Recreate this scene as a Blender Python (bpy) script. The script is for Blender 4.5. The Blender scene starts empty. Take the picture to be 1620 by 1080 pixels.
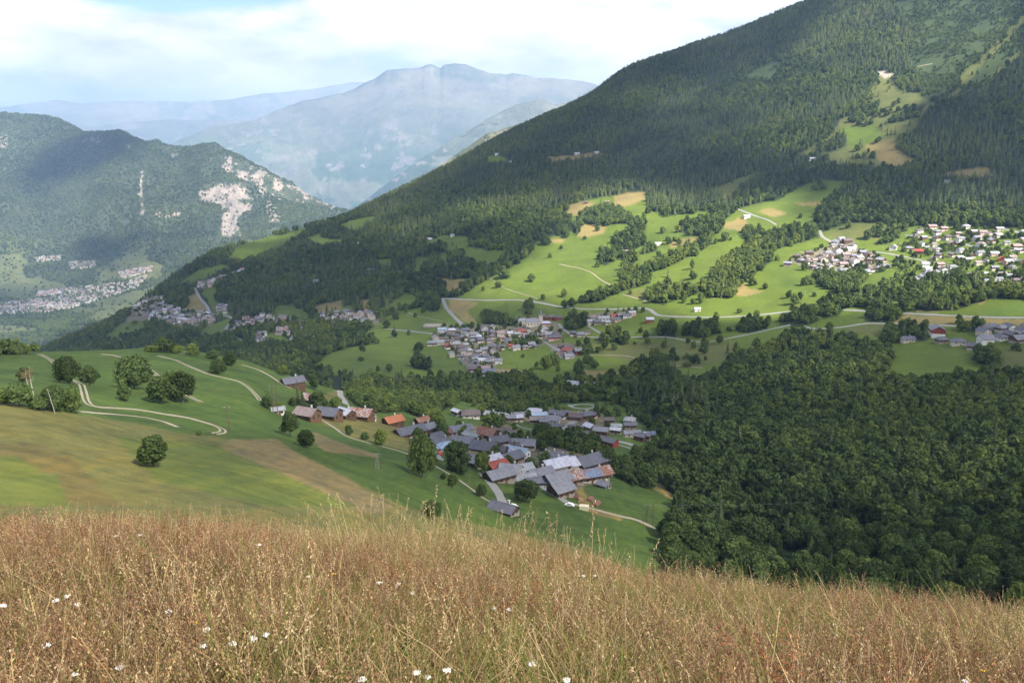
import bpy, bmesh, math, random
import numpy as np
from mathutils import Vector, Matrix, Euler
from mathutils.bvhtree import BVHTree

random.seed(7); rng = np.random.default_rng(11)
SC = bpy.context.scene; COL = SC.collection
# ------------------------------------------------------------------ camera
F = 1348.0; PITCH = math.asin(0.2241)
cd = bpy.data.cameras.new('camera'); cam = bpy.data.objects.new('camera', cd); COL.objects.link(cam)
cd.sensor_width = 36.0; cd.lens = 36.0 * F / 1620.0
cd.clip_start = 0.1; cd.clip_end = 120000.0
cam.location = (0, 0, 0); cam.rotation_euler = (math.pi / 2 - PITCH, 0, 0)
SC.camera = cam
CP, SP = math.cos(PITCH), math.sin(PITCH)
# ------------------------------------------------------------------ light
SUN_EL = math.radians(45.0); SUN_AZ = math.radians(134.0)      # azimuth clockwise from +Y (view direction)
SUND = Vector((math.sin(SUN_AZ) * math.cos(SUN_EL), math.cos(SUN_AZ) * math.cos(SUN_EL), math.sin(SUN_EL)))
sl = bpy.data.lights.new('sun', 'SUN'); sl.energy = 5.0; sl.angle = math.radians(0.53); sl.color = (1.0, 0.95, 0.86)
so = bpy.data.objects.new('sun', sl); COL.objects.link(so)
so.rotation_euler = SUND.to_track_quat('Z', 'Y').to_euler()
SC.view_settings.view_transform = 'Standard'; SC.view_settings.look = 'None'
SC.view_settings.gamma = 1.0; SC.view_settings.exposure = 1.52
SC.cycles.max_bounces = 6; SC.cycles.diffuse_bounces = 2; SC.cycles.glossy_bounces = 1
SC.cycles.transmission_bounces = 2; SC.cycles.volume_bounces = 0; SC.cycles.transparent_max_bounces = 8
SC.cycles.use_denoising = True; SC.cycles.caustics_reflective = False; SC.cycles.caustics_refractive = False
SC.cycles.use_adaptive_sampling = True; SC.cycles.adaptive_threshold = 0.02
try: SC.cycles.denoiser = 'OPENIMAGEDENOISE'
except Exception: pass

class NT:
    def __init__(s, tree): s.t = tree; s.n = tree.nodes; s.l = tree.links
    def new(s, typ, ins=None, **kw):
        nd = s.n.new(typ)
        for k, v in kw.items(): setattr(nd, k, v)
        for k, v in (ins or {}).items(): s.put(nd.inputs[k], v)
        return nd
    def put(s, sock, v):
        if isinstance(v, bpy.types.NodeSocket): s.l.new(v, sock)
        else: sock.default_value = v
    def math(s, op, a, b=0.0, c=0.0, clamp=False):
        nd = s.n.new('ShaderNodeMath'); nd.operation = op; nd.use_clamp = clamp
        s.put(nd.inputs[0], a); s.put(nd.inputs[1], b); s.put(nd.inputs[2], c)
        return nd.outputs[0]
    def mix(s, f, a, b, mode='MIX'):
        nd = s.n.new('ShaderNodeMix'); nd.data_type = 'RGBA'; nd.blend_type = mode
        s.put(nd.inputs[0], f); s.put(nd.inputs[6], a); s.put(nd.inputs[7], b)
        return nd.outputs[2]
    def ramp(s, f, stops, interp='LINEAR'):
        nd = s.n.new('ShaderNodeValToRGB'); nd.color_ramp.interpolation = interp
        e = nd.color_ramp.elements
        while len(e) < len(stops): e.new(0.5)
        for k, (p, c) in enumerate(stops):
            e[k].position = p; e[k].color = c if len(c) == 4 else (*c, 1)
        s.put(nd.inputs[0], f); return nd.outputs[0]
    def noise(s, vec, scale, detail=4.0, rough=0.55, out=0):
        nd = s.new('ShaderNodeTexNoise', {'Scale': scale, 'Detail': detail, 'Roughness': rough})
        if vec is not None: s.l.new(vec, nd.inputs['Vector'])
        return nd.outputs[out]

def G(v): return (v, v, v, 1)
# world: Nishita sky with a procedural layer of broken white cloud, by direction
w = bpy.data.worlds.new('World'); SC.world = w; w.use_nodes = True
t = NT(w.node_tree); t.n.clear()
sky = t.new('ShaderNodeTexSky', sky_type='NISHITA'); sky.sun_disc = False
sky.sun_elevation = SUN_EL; sky.sun_rotation = SUN_AZ; sky.altitude = 1500; sky.air_density = 1.0; sky.dust_density = 1.0
tc = t.new('ShaderNodeTexCoord'); sx = t.new('ShaderNodeSeparateXYZ', {0: tc.outputs['Generated']})
zz = t.math('MAXIMUM', sx.outputs[2], 0.0); den = t.math('ADD', zz, 0.10)
cx = t.math('DIVIDE', sx.outputs[0], den); cy = t.math('DIVIDE', sx.outputs[1], den)
cv = t.new('ShaderNodeCombineXYZ', {0: t.math('MULTIPLY', sx.outputs[0], 2.4), 1: t.math('MULTIPLY', sx.outputs[1], 2.4), 2: t.math('MULTIPLY', sx.outputs[2], 7.5)}).outputs[0]
n1 = t.noise(cv, 1.3, 7.0, 0.58); n2 = t.noise(cv, 4.5, 6.0, 0.6)
# a gap of open sky at upper left
gx = t.math('MULTIPLY', t.math('ADD', sx.outputs[0], 0.36), 5.2); gz = t.math('MULTIPLY', t.math('SUBTRACT', sx.outputs[2], 0.205), 16.0)
gd = t.math('ADD', t.math('MULTIPLY', gx, gx), t.math('MULTIPLY', gz, gz))
gap = t.math('MULTIPLY', t.math('SUBTRACT', 1.5, gd, clamp=True), 0.5)
cm = t.math('SUBTRACT', t.math('ADD', t.math('MULTIPLY', n1, 0.75), t.math('MULTIPLY', n2, 0.35)), gap)
cm = t.math('SUBTRACT', cm, t.math('MULTIPLY', t.math('MAXIMUM', t.math('SUBTRACT', sx.outputs[2], 0.30), 0.0), 0.8))
mask = t.ramp(cm, [(0.30, G(0)), (0.50, G(1))])
n3 = t.noise(cv, 2.6, 7.0, 0.62)
shade = t.ramp(n3, [(0.32, (0.66, 0.64, 0.71)), (0.46, (0.92, 0.88, 0.92)), (0.57, (1.15, 1.06, 1.02)), (0.72, (1.3, 1.22, 1.16))])
bg1 = t.new('ShaderNodeBackground', {'Color': sky.outputs[0], 'Strength': 0.075})
bg2 = t.new('ShaderNodeBackground', {'Color': shade, 'Strength': 0.60})
mx = t.new('ShaderNodeMixShader', {0: mask, 1: bg1.outputs[0], 2: bg2.outputs[0]})
t.new('ShaderNodeOutputWorld', {0: mx.outputs[0]})

# ------------------------------------------------------------------ maths helpers
def ray(px, py):
    a = (px - 810.0) / F; b = (540.0 - py) / F
    return a, CP + b * SP, -SP + b * CP
def P3(px, py, R):
    x, y, z = ray(px, py); h = np.sqrt(x * x + y * y)
    return np.stack([x * R / h, y * R / h, z * R / h], -1)
def project(p):
    x, y, z = p[..., 0], p[..., 1], p[..., 2]
    d = np.maximum(y * CP - z * SP, 1e-6); v = y * SP + z * CP
    return 810 + F * x / d, 540 - F * v / d
def pchip(x, Y, xi):
    """x (n,), Y (n,...), xi (m,)"""
    x = np.asarray(x, float); Y = np.asarray(Y, float)
    sh = (-1,) + (1,) * (Y.ndim - 1)
    h = np.diff(x); dl = np.diff(Y, axis=0) / h.reshape(sh)
    m = np.zeros_like(Y); a, b = dl[:-1], dl[1:]
    ok = a * b > 0
    w1 = (2 * h[1:] + h[:-1]).reshape(sh); w2 = (h[1:] + 2 * h[:-1]).reshape(sh)
    with np.errstate(all='ignore'):
        m[1:-1] = np.where(ok, (w1 + w2) / (w1 / a + w2 / b), 0)
    m[0], m[-1] = dl[0], dl[-1]
    xi = np.clip(xi, x[0], x[-1]); i = np.clip(np.searchsorted(x, xi) - 1, 0, len(x) - 2)
    tt = ((xi - x[i]) / h[i]).reshape(sh); hh = h[i].reshape(sh)
    return ((1 + 2 * tt) * (1 - tt) ** 2) * Y[i] + tt * (1 - tt) ** 2 * hh * m[i] + tt * tt * (3 - 2 * tt) * Y[i + 1] + tt * tt * (tt - 1) * hh * m[i + 1]
_tab = rng.random((256, 256))
def vnoise(x, y):
    xi = np.floor(x).astype(int); yi = np.floor(y).astype(int); fx = x - xi; fy = y - yi
    fx = fx * fx * (3 - 2 * fx); fy = fy * fy * (3 - 2 * fy)
    g = lambda a, b: _tab[a % 256, b % 256]
    return (g(xi, yi) * (1 - fx) + g(xi + 1, yi) * fx) * (1 - fy) + (g(xi, yi + 1) * (1 - fx) + g(xi + 1, yi + 1) * fx) * fy
def fbm(x, y, o=5, g=0.5, ridged=False):
    s = 0; a = 1.0; n = 0
    for k in range(o):
        v = vnoise(x * 2 ** k + 17.3 * k, y * 2 ** k - 9.1 * k)
        if ridged: v = 1 - abs(2 * v - 1)
        s = s + a * v; n += a; a *= g
    return s / n
def smooth(e0, e1, x):
    q = np.clip((x - e0) / (e1 - e0), 0, 1); return q * q * (3 - 2 * q)
def inpoly(px, py, poly):
    r = np.zeros(np.shape(px), bool); n = len(poly); j = n - 1
    for i in range(n):
        xi, yi = poly[i]; xj, yj = poly[j]
        if yi != yj:
            r ^= ((yi > py) != (yj > py)) & (px < (xj - xi) * (py - yi) / (yj - yi) + xi)
        j = i
    return r
def near_line(px, py, pts, r):
    m = np.zeros(np.shape(px), bool)
    for (x0, y0), (x1, y1) in zip(pts[:-1], pts[1:]):
        dx, dy = x1 - x0, y1 - y0; L = dx * dx + dy * dy + 1e-9
        q = np.clip(((px - x0) * dx + (py - y0) * dy) / L, 0, 1)
        m |= (px - x0 - q * dx) ** 2 + (py - y0 - q * dy) ** 2 < r * r
    return m

# ------------------------------------------------------------------ object helpers
def tag(o, label=None, cat=None, group=None, kind=None):
    for k, v in (('label', label), ('category', cat), ('group', group), ('kind', kind)):
        if v: o[k] = v
    return o
def mesh_np(name, v, f, mats, smooth_=False, mi=None):
    """v (n,3), f list/array of faces"""
    me = bpy.data.meshes.new(name); f = np.asarray(f) if not isinstance(f, list) else f
    if isinstance(f, np.ndarray):
        k = f.shape[1]
        me.vertices.add(len(v)); me.vertices.foreach_set('co', np.asarray(v, np.float32).ravel())
        me.loops.add(f.size); me.loops.foreach_set('vertex_index', f.ravel().astype(np.int32))
        me.polygons.add(len(f)); me.polygons.foreach_set('loop_start', np.arange(0, f.size, k, dtype=np.int32))
        me.update(calc_edges=True)
    else:
        me.from_pydata([tuple(p) for p in v], [], f); me.update()
    for m in (mats if isinstance(mats, (list, tuple)) else [mats]): me.materials.append(m)
    if mi is not None: me.polygons.foreach_set('material_index', np.asarray(mi, np.int32))
    if smooth_: me.polygons.foreach_set('use_smooth', np.ones(len(me.polygons), bool))
    return me
def obj(name, me, parent=None, loc=None):
    o = bpy.data.objects.new(name, me); COL.objects.link(o)
    if parent: o.parent = parent
    if loc is not None: o.location = loc
    return o
def empty(name, loc, rz=0.0):
    o = bpy.data.objects.new(name, None); COL.objects.link(o); o.location = loc; o.rotation_euler = (0, 0, rz)
    o.empty_display_size = 0.5
    return o
def set_col(me, rgb, name='tint'):
    a = me.color_attributes.new(name, 'FLOAT_COLOR', 'POINT')
    c = np.ones((len(me.vertices), 4), np.float32); c[:, :3] = rgb; a.data.foreach_set('color', c.ravel())
class MB:
    """collects boxes, tubes and polygons into one mesh"""
    def __init__(s): s.v = []; s.f = []; s.m = []
    def add(s, v, f, m=0):
        b = len(s.v); s.v += [tuple(p) for p in v]; s.f += [tuple(i + b for i in q) for q in f]; s.m += [m] * len(f)
    def box(s, c, h, m=0, rz=0.0):
        q = []
        ca, sa = math.cos(rz), math.sin(rz)
        for dz in (-1, 1):
            for dx, dy in ((-1, -1), (1, -1), (1, 1), (-1, 1)):
                x, y = dx * h[0], dy * h[1]
                q.append((c[0] + x * ca - y * sa, c[1] + x * sa + y * ca, c[2] + dz * h[2]))
        s.add(q, [(0, 3, 2, 1), (4, 5, 6, 7), (0, 1, 5, 4), (1, 2, 6, 5), (2, 3, 7, 6), (3, 0, 4, 7)], m)
    def tube(s, a, b, r0, r1, n=6, m=0):
        a, b = Vector(a), Vector(b); d = (b - a).normalized()
        u = d.orthogonal().normalized(); w_ = d.cross(u)
        q = [a + (u * math.cos(k * 2 * math.pi / n) + w_ * math.sin(k * 2 * math.pi / n)) * r0 for k in range(n)]
        q += [b + (u * math.cos(k * 2 * math.pi / n) + w_ * math.sin(k * 2 * math.pi / n)) * r1 for k in range(n)]
        s.add(q, [(k, (k + 1) % n, n + (k + 1) % n, n + k) for k in range(n)] + [tuple(range(n))[::-1], tuple(range(n, 2 * n))], m)
    def me(s, name, mats, sm=False):
        return mesh_np(name, s.v, s.f, mats, sm, s.m)
    def build(s, name, mats, parent=None, loc=None, sm=False):
        return obj(name, s.me(name, mats, sm), parent, loc)

def mat(name):
    m = bpy.data.materials.new(name); m.use_nodes = True; n = NT(m.node_tree); n.n.clear()
    n.bs = n.new('ShaderNodeBsdfPrincipled', {'Roughness': 0.9, 'Specular IOR Level': 0.2})
    n.out = n.new('ShaderNodeOutputMaterial', {0: n.bs.outputs[0]})
    n.tc = n.new('ShaderNodeTexCoord'); return m, n
def simple(name, col, rough=0.85, var=0.25, scale=1.5, spec=0.2, metal=0.0):
    m, n = mat(name)
    nz = n.noise(n.tc.outputs['Object'], scale, 5)
    oi = n.new('ShaderNodeObjectInfo')
    f = n.math('ADD', n.math('MULTIPLY', nz, 1.4 * var), n.math('MULTIPLY', oi.outputs['Random'], var * 0.6))
    c = n.mix(f, tuple(min(1, x * (1 + var)) for x in col) + (1,), tuple(x * (1 - var * 1.4) for x in col) + (1,))
    n.put(n.bs.inputs['Base Color'], c); n.bs.inputs['Roughness'].default_value = rough
    n.bs.inputs['Specular IOR Level'].default_value = spec; n.bs.inputs['Metallic'].default_value = metal
    return m

# ------------------------------------------------------------------ terrain: heights near the camera
AZ = np.radians([-180, -90, -45, -36, -22, -5, 8, 20, 36, 50, 90, 180])
AA = np.array([-.12, .03, .12, .155, .205, .258, .298, .302, .250, .21, .10, -.12])
def near_h(x, y):
    r = np.hypot(x, y); a = np.interp(np.arctan2(x, y), AZ, AA)
    q = np.minimum(r, 22.0); h = 1.62 + a * r + 0.0118 * q * q + np.maximum(r - 22, 0) * 0.3
    bump = (fbm(x * .35 + 5, y * .35 + 3, 4) - .5) * 0.34 * smooth(1.5, 4, r)
    return -h + bump

def loft(tab, base_rows, us, nv, drop):
    """tab {px: [(py,R)...]}; returns verts (nu*nv,3)"""
    pxs = sorted(tab)
    T = np.array([[(py, math.log(R)) for py, R in tab[p]] for p in pxs])
    C = pchip(pxs, T, us)                                      # nu, rows, 2
    PX = np.repeat(us[:, None], C.shape[1], 1)
    W = P3(PX, C[..., 0], np.exp(C[..., 1]))                   # nu, rows, 3
    R = np.hypot(W[..., 0], W[..., 1]); dirx = W[:, 0, 0] / R[:, 0]; diry = W[:, 0, 1] / R[:, 0]
    # row direction differs slightly by py: keep true xyz
    rows = [W[:, k] for k in range(W.shape[1])]
    pre = []
    for r in base_rows:
        x, y = dirx * r, diry * r; pre.append(np.stack([x, y, near_h(x, y) - 0.08], -1))
    post = []
    lx, ly = rows[-1][:, 0], rows[-1][:, 1]; lr = np.hypot(lx, ly)
    for dr, dz in drop:
        post.append(np.stack([lx * (1 + dr / lr), ly * (1 + dr / lr), rows[-1][:, 2] + dz], -1))
    A = np.stack(pre + rows + post, 0)                          # rows, nu, 3
    L = np.log(np.hypot(A[..., 0], A[..., 1])).mean(1); L = L / (L[-1] - L[0])
    s = np.cumsum([0] + [max(b - a, 0.012) for a, b in zip(L[:-1], L[1:])])
    return pchip(s, A, np.linspace(0, s[-1], nv)), s            # nv, nu, 3

def grid_faces(nv, nu):
    i = np.arange(nv - 1)[:, None] * nu + np.arange(nu - 1)[None]
    return np.stack([i, i + 1, i + 1 + nu, i + nu], -1).reshape(-1, 4)

TA = {
 -600: [(800,130),(625,255),(585,380),(568,450),(558,510),(552,545),(550,570)],
 0: [(800,130),(640,260),(597,380),(577,450),(564,510),(558,545),(556,565)],
 250: [(805,140),(678,270),(620,380),(590,450),(568,510),(557,550),(554,570)],
 380: [(815,145),(690,285),(632,400),(600,470),(582,520),(573,550),(570,570)],
 450: [(825,150),(700,300),(648,420),(620,480),(604,520),(596,550),(593,575)],
 600: [(850,180),(725,330),(680,440),(660,520),(648,570),(638,620),(628,670)],
 800: [(880,230),(775,350),(730,430),(695,520),(668,620),(645,710),(630,780)],
 1000:[(910,260),(810,350),(765,430),(720,520),(692,610),(660,710),(638,780)],
 1060:[(925,265),(850,330),(800,400),(750,480),(710,570),(680,660),(655,740)],
 1150:[(985,270),(930,320),(890,370),(850,430),(810,500),(780,560),(750,620)],
 1700:[(1060,270),(1030,320),(1010,370),(990,420),(970,480),(950,530),(930,580)],
 2300:[(1100,270),(1080,320),(1060,370),(1040,420),(1020,480),(1000,530),(980,580)]}
TB = {
 -80: [(740,1400),(730,1420),(720,1450),(710,1500),(700,1560),(690,1620),(680,1700),(672,1780),(665,1850),(660,1900)],
 60:  [(660,1500),(640,1530),(622,1580),(606,1620),(594,1670),(584,1720),(576,1780),(570,1840),(565,1900),(562,1950)],
 120: [(640,1350),(620,1400),(600,1480),(585,1550),(570,1630),(560,1700),(550,1780),(543,1860),(537,1930),(532,2000)],
 180: [(640,1250),(620,1300),(600,1380),(580,1480),(560,1600),(545,1720),(530,1830),(518,1930),(510,2030),(502,2120)],
 250: [(640,1150),(620,1200),(600,1280),(575,1400),(550,1560),(530,1700),(510,1850),(492,1980),(475,2120),(460,2250)],
 350: [(640,1050),(620,1100),(600,1180),(575,1290),(545,1450),(515,1650),(485,1850),(455,2050),(425,2250),(398,2420)],
 450: [(650,900),(630,960),(605,1040),(575,1160),(540,1350),(500,1630),(465,1880),(430,2120),(398,2380),(370,2600)],
 530: [(660,830),(640,890),(615,960),(583,1080),(545,1250),(500,1530),(455,1820),(415,2090),(380,2390),(350,2700)],
 600: [(670,740),(650,800),(625,870),(590,980),(550,1170),(500,1450),(445,1780),(400,2080),(357,2420),(317,2850)],
 700: [(665,760),(645,810),(620,875),(585,985),(545,1160),(495,1390),(437,1680),(375,2010),(318,2420),(269,2950)],
 800: [(660,780),(640,820),(615,880),(580,990),(540,1150),(490,1330),(430,1580),(350,1950),(280,2400),(214,3050)],
 930: [(680,690),(650,750),(618,840),(580,960),(537,1110),(487,1280),(425,1510),(325,1950),(228,2520),(152,3200)],
 1000:[(700,640),(660,720),(620,820),(580,940),(535,1090),(485,1250),(420,1480),(310,1950),(200,2600),(105,3300)],
 1070:[(800,400),(740,500),(665,640),(610,800),(550,1000),(485,1220),(415,1450),(305,1940),(185,2600),(82,3400)],
 1150:[(950,290),(850,370),(740,500),(640,720),(560,940),(485,1180),(410,1430),(300,1920),(170,2600),(56,3500)],
 1300:[(980,290),(860,370),(750,500),(650,700),(560,920),(480,1150),(405,1420),(290,1880),(140,2500),(-2,3600)],
 1450:[(1000,290),(880,360),(770,480),(660,670),(560,900),(480,1120),(405,1400),(280,1820),(100,2500),(-90,3700)],
 1620:[(1020,290),(900,350),(790,460),(670,640),(560,880),(480,1100),(400,1380),(270,1780),(60,2500),(-200,3900)],
 2300:[(1080,290),(960,350),(840,460),(700,640),(570,880),(480,1100),(400,1380),(250,1780),(0,2500),(-420,3900)]}
TC = {
 -500: [(640,3200),(540,4200),(505,5000),(470,5600),(430,6300),(365,7000),(290,7700),(220,8300),(150,9000)],
 0: [(640,3200),(540,4200),(500,5000),(470,5600),(430,6200),(370,6900),(300,7600),(240,8300),(179,9000)],
 85: [(640,3200),(540,4200),(500,5000),(470,5600),(430,6150),(370,6850),(300,7500),(240,8200),(187,8900)],
 140: [(640,3200),(540,4200),(500,5000),(466,5600),(425,6150),(370,6800),(310,7350),(255,7950),(209,8500)],
 185: [(640,3200),(540,4200),(500,5000),(464,5600),(422,6100),(370,6700),(312,7200),(255,7750),(207,8300)],
 230: [(640,3200),(540,4200),(498,5000),(460,5600),(420,6050),(370,6600),(320,7050),(270,7600),(229,8150)],
 290: [(640,3200),(540,4200),(496,4950),(458,5500),(415,6000),(372,6500),(325,6950),(283,7450),(244,7950)],
 355: [(640,3200),(540,4200),(494,4900),(455,5450),(412,5950),(370,6400),(325,6850),(283,7300),(245,7750)],
 400: [(640,3200),(540,4200),(492,4900),(452,5400),(415,5850),(375,6300),(338,6700),(298,7150),(263,7600)],
 450: [(640,3200),(540,4200),(490,4850),(455,5350),(420,5800),(385,6200),(350,6600),(316,7000),(286,7450)],
 500: [(640,3200),(540,4200),(490,4800),(460,5300),(430,5700),(400,6100),(368,6500),(338,6900),(308,7300)],
 535: [(640,3200),(540,4200),(492,4800),(465,5250),(438,5650),(410,6050),(382,6450),(354,6800),(327,7200)],
 620: [(640,3200),(545,4200),(505,4800),(480,5200),(458,5600),(436,6000),(415,6400),(392,6700),(370,7000)],
 900: [(640,3200),(560,4200),(530,4800),(510,5200),(490,5600),(470,6000),(450,6400),(430,6700),(410,7000)]}

def rough(V, amp, sc, o=5, ridged=False, edge=True):
    n = (fbm(V[..., 0] / sc + 31, V[..., 1] / sc + 7, o, ridged=ridged) - (0.62 if ridged else .5))
    V[..., 2] += n * amp
usA = np.concatenate([np.linspace(-600, -60, 60, endpoint=False), np.linspace(-60, 1680, 560, endpoint=False), np.linspace(1680, 2300, 30)])
VA, _ = loft(TA, [17, 22, 35], usA, 620, [(120, -60), (300, -110), (700, -170)])
RA = np.hypot(VA[..., 0], VA[..., 1])
VA[..., 2] += (fbm(VA[..., 0] / 45, VA[..., 1] / 45, 4) - .5) * 5.0 * smooth(60, 200, RA)
usB = np.concatenate([np.linspace(-80, 0, 12, endpoint=False), np.linspace(0, 1680, 760, endpoint=False), np.linspace(1680, 2300, 40)])
VB, _ = loft(TB, [], usB, 560, [(150, -60), (500, -300), (1100, -650), (1800, -1100)])
RB = np.hypot(VB[..., 0], VB[..., 1])
VB[..., 2] += (fbm(VB[..., 0] / 260 + 3, VB[..., 1] / 260, 5) - .5) * 26.0 * smooth(500, 1500, RB) + (fbm(VB[..., 0] / 60, VB[..., 1] / 60, 3) - .5) * 6.0
usC = np.linspace(-500, 900, 620)
VC, _ = loft(TC, [], usC, 420, [(300, -120), (1200, -500), (2500, -1100)])
pc = np.repeat(usC[None], VC.shape[0], 0)
up = smooth(-780, -500, VC[..., 2])
VC[..., 2] += up * ((fbm(VC[..., 0] / 900 + 9, VC[..., 1] / 900, 6, .55, True) - .6) * 300 * smooth(300, -100, VC[..., 2]) + (fbm(VC[..., 0] / 60, VC[..., 1] / 60, 3) - .5) * 34)
VC[..., 2] += (1 - up) * (fbm(VC[..., 0] / 50, VC[..., 1] / 50, 2) - .5) * 6
FA, FB, FC = (grid_faces(*V.shape[:2]) for V in (VA, VB, VC))
def bvh(V, Fc): return BVHTree.FromPolygons(V.reshape(-1, 3).tolist(), Fc.tolist())
BA, BB, BC = bvh(VA, FA), bvh(VB, FB), bvh(VC, FC)
ORG = Vector((0, 0, 0))
def pick(px, py, only=None):
    d = Vector(ray(px, py)).normalized(); best = None
    for nm, b in (('A', BA), ('B', BB), ('C', BC)):
        if only and nm not in only: continue
        h = b.ray_cast(ORG, d, 20000)
        if h[0] is not None and (best is None or h[3] < best[1]): best = (h[0], h[3], nm)
    return best
def ground(x, y, which='AB'):
    z = None
    for nm, b in (('A', BA), ('B', BB), ('C', BC)):
        if nm in which:
            h = b.ray_cast(Vector((x, y, 3000)), Vector((0, 0, -1)))
            if h[0] is not None and (z is None or h[0].z > z): z = h[0].z
    return z

# ------------------------------------------------------------------ land cover (what grows where), kept as a map of the slopes
X0, Y0, X1, Y1, ST = -300, -150, 1900, 1100, 1.5
gxx, gyy = np.meshgrid(np.arange(X0, X1, ST), np.arange(Y0, Y1, ST))
wob = 3.2
gpx = gxx + (fbm(gxx / 14, gyy / 9, 3) - .5) * wob * 2; gpy = gyy + (fbm(gxx / 14 + 40, gyy / 9, 3) - .5) * wob
FOREST, GREEN, DRY, OLIVE, ROCK, LIME, TOWN, SCRUB, RED, BROWN = range(10)
def c6(*a): return [(720 + x / 3.374, 280 + y / 3.374) for x, y in a]
def c7(*a): return [(1120 + x / 3.176, 280 + y / 3.176) for x, y in a]
def c5(*a): return [(400 + x / 4.05, 340 + y / 4.05) for x, y in a]
def c4(*a): return [(x / 3, 340 + y / 3) for x, y in a]
def c3(*a): return [(1080 + x / 3, y / 3) for x, y in a]
MB_ = np.full(gxx.shape, FOREST, np.int8)
def poly(M, code, pts, only=None):
    bx = [p[0] for p in pts]; by = [p[1] for p in pts]
    i0 = max(0, int((min(by) - 8 - Y0) / ST)); i1 = int((max(by) + 8 - Y0) / ST) + 1
    j0 = max(0, int((min(bx) - 8 - X0) / ST)); j1 = int((max(bx) + 8 - X0) / ST) + 1
    m = inpoly(gpx[i0:i1, j0:j1], gpy[i0:i1, j0:j1], pts); sub = M[i0:i1, j0:j1]
    if only is not None: m &= sub == only
    sub[m] = code
def line(M, code, pts, r):
    M[near_line(gpx, gpy, pts, r)] = code
farm = [(722,470),(760,447),(800,422),(815,413),(833,405),(847,384),(870,374),(898,372),(907,352),(893,340),(898,324),(921,316),(969,308),(1019,303),(1024,330),(1055,342),(1114,333),(1150,345),(1165,330),(1190,322),(1230,316),(1262,296),(1300,283),(1348,286),(1322,306),(1290,330),(1290,355),(1297,368),(1330,356),(1390,350),(1402,366),(1382,385),(1402,388),(1420,372),(1440,358),(1500,355),(1620,362),(1700,365),(1800,365),(1800,590),(1620,592),(1560,592),(1500,602),(1450,610),(1400,605),(1412,575),(1400,548),(1340,540),(1260,530),(1215,548),(1162,558),(1150,580),(1110,607),(1080,602),(1040,572),(1010,577),(965,600),(945,606),(900,607),(850,602),(800,592),(770,600),(735,596),(700,600),(640,606),(560,598),(486,584),(523,556),(573,546),(597,540),(568,533),(597,512),(612,500),(597,495),(612,481),(642,461),(657,466),(660,478),(676,486),(697,480),(700,472)]
poly(MB_, GREEN, farm)
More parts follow.
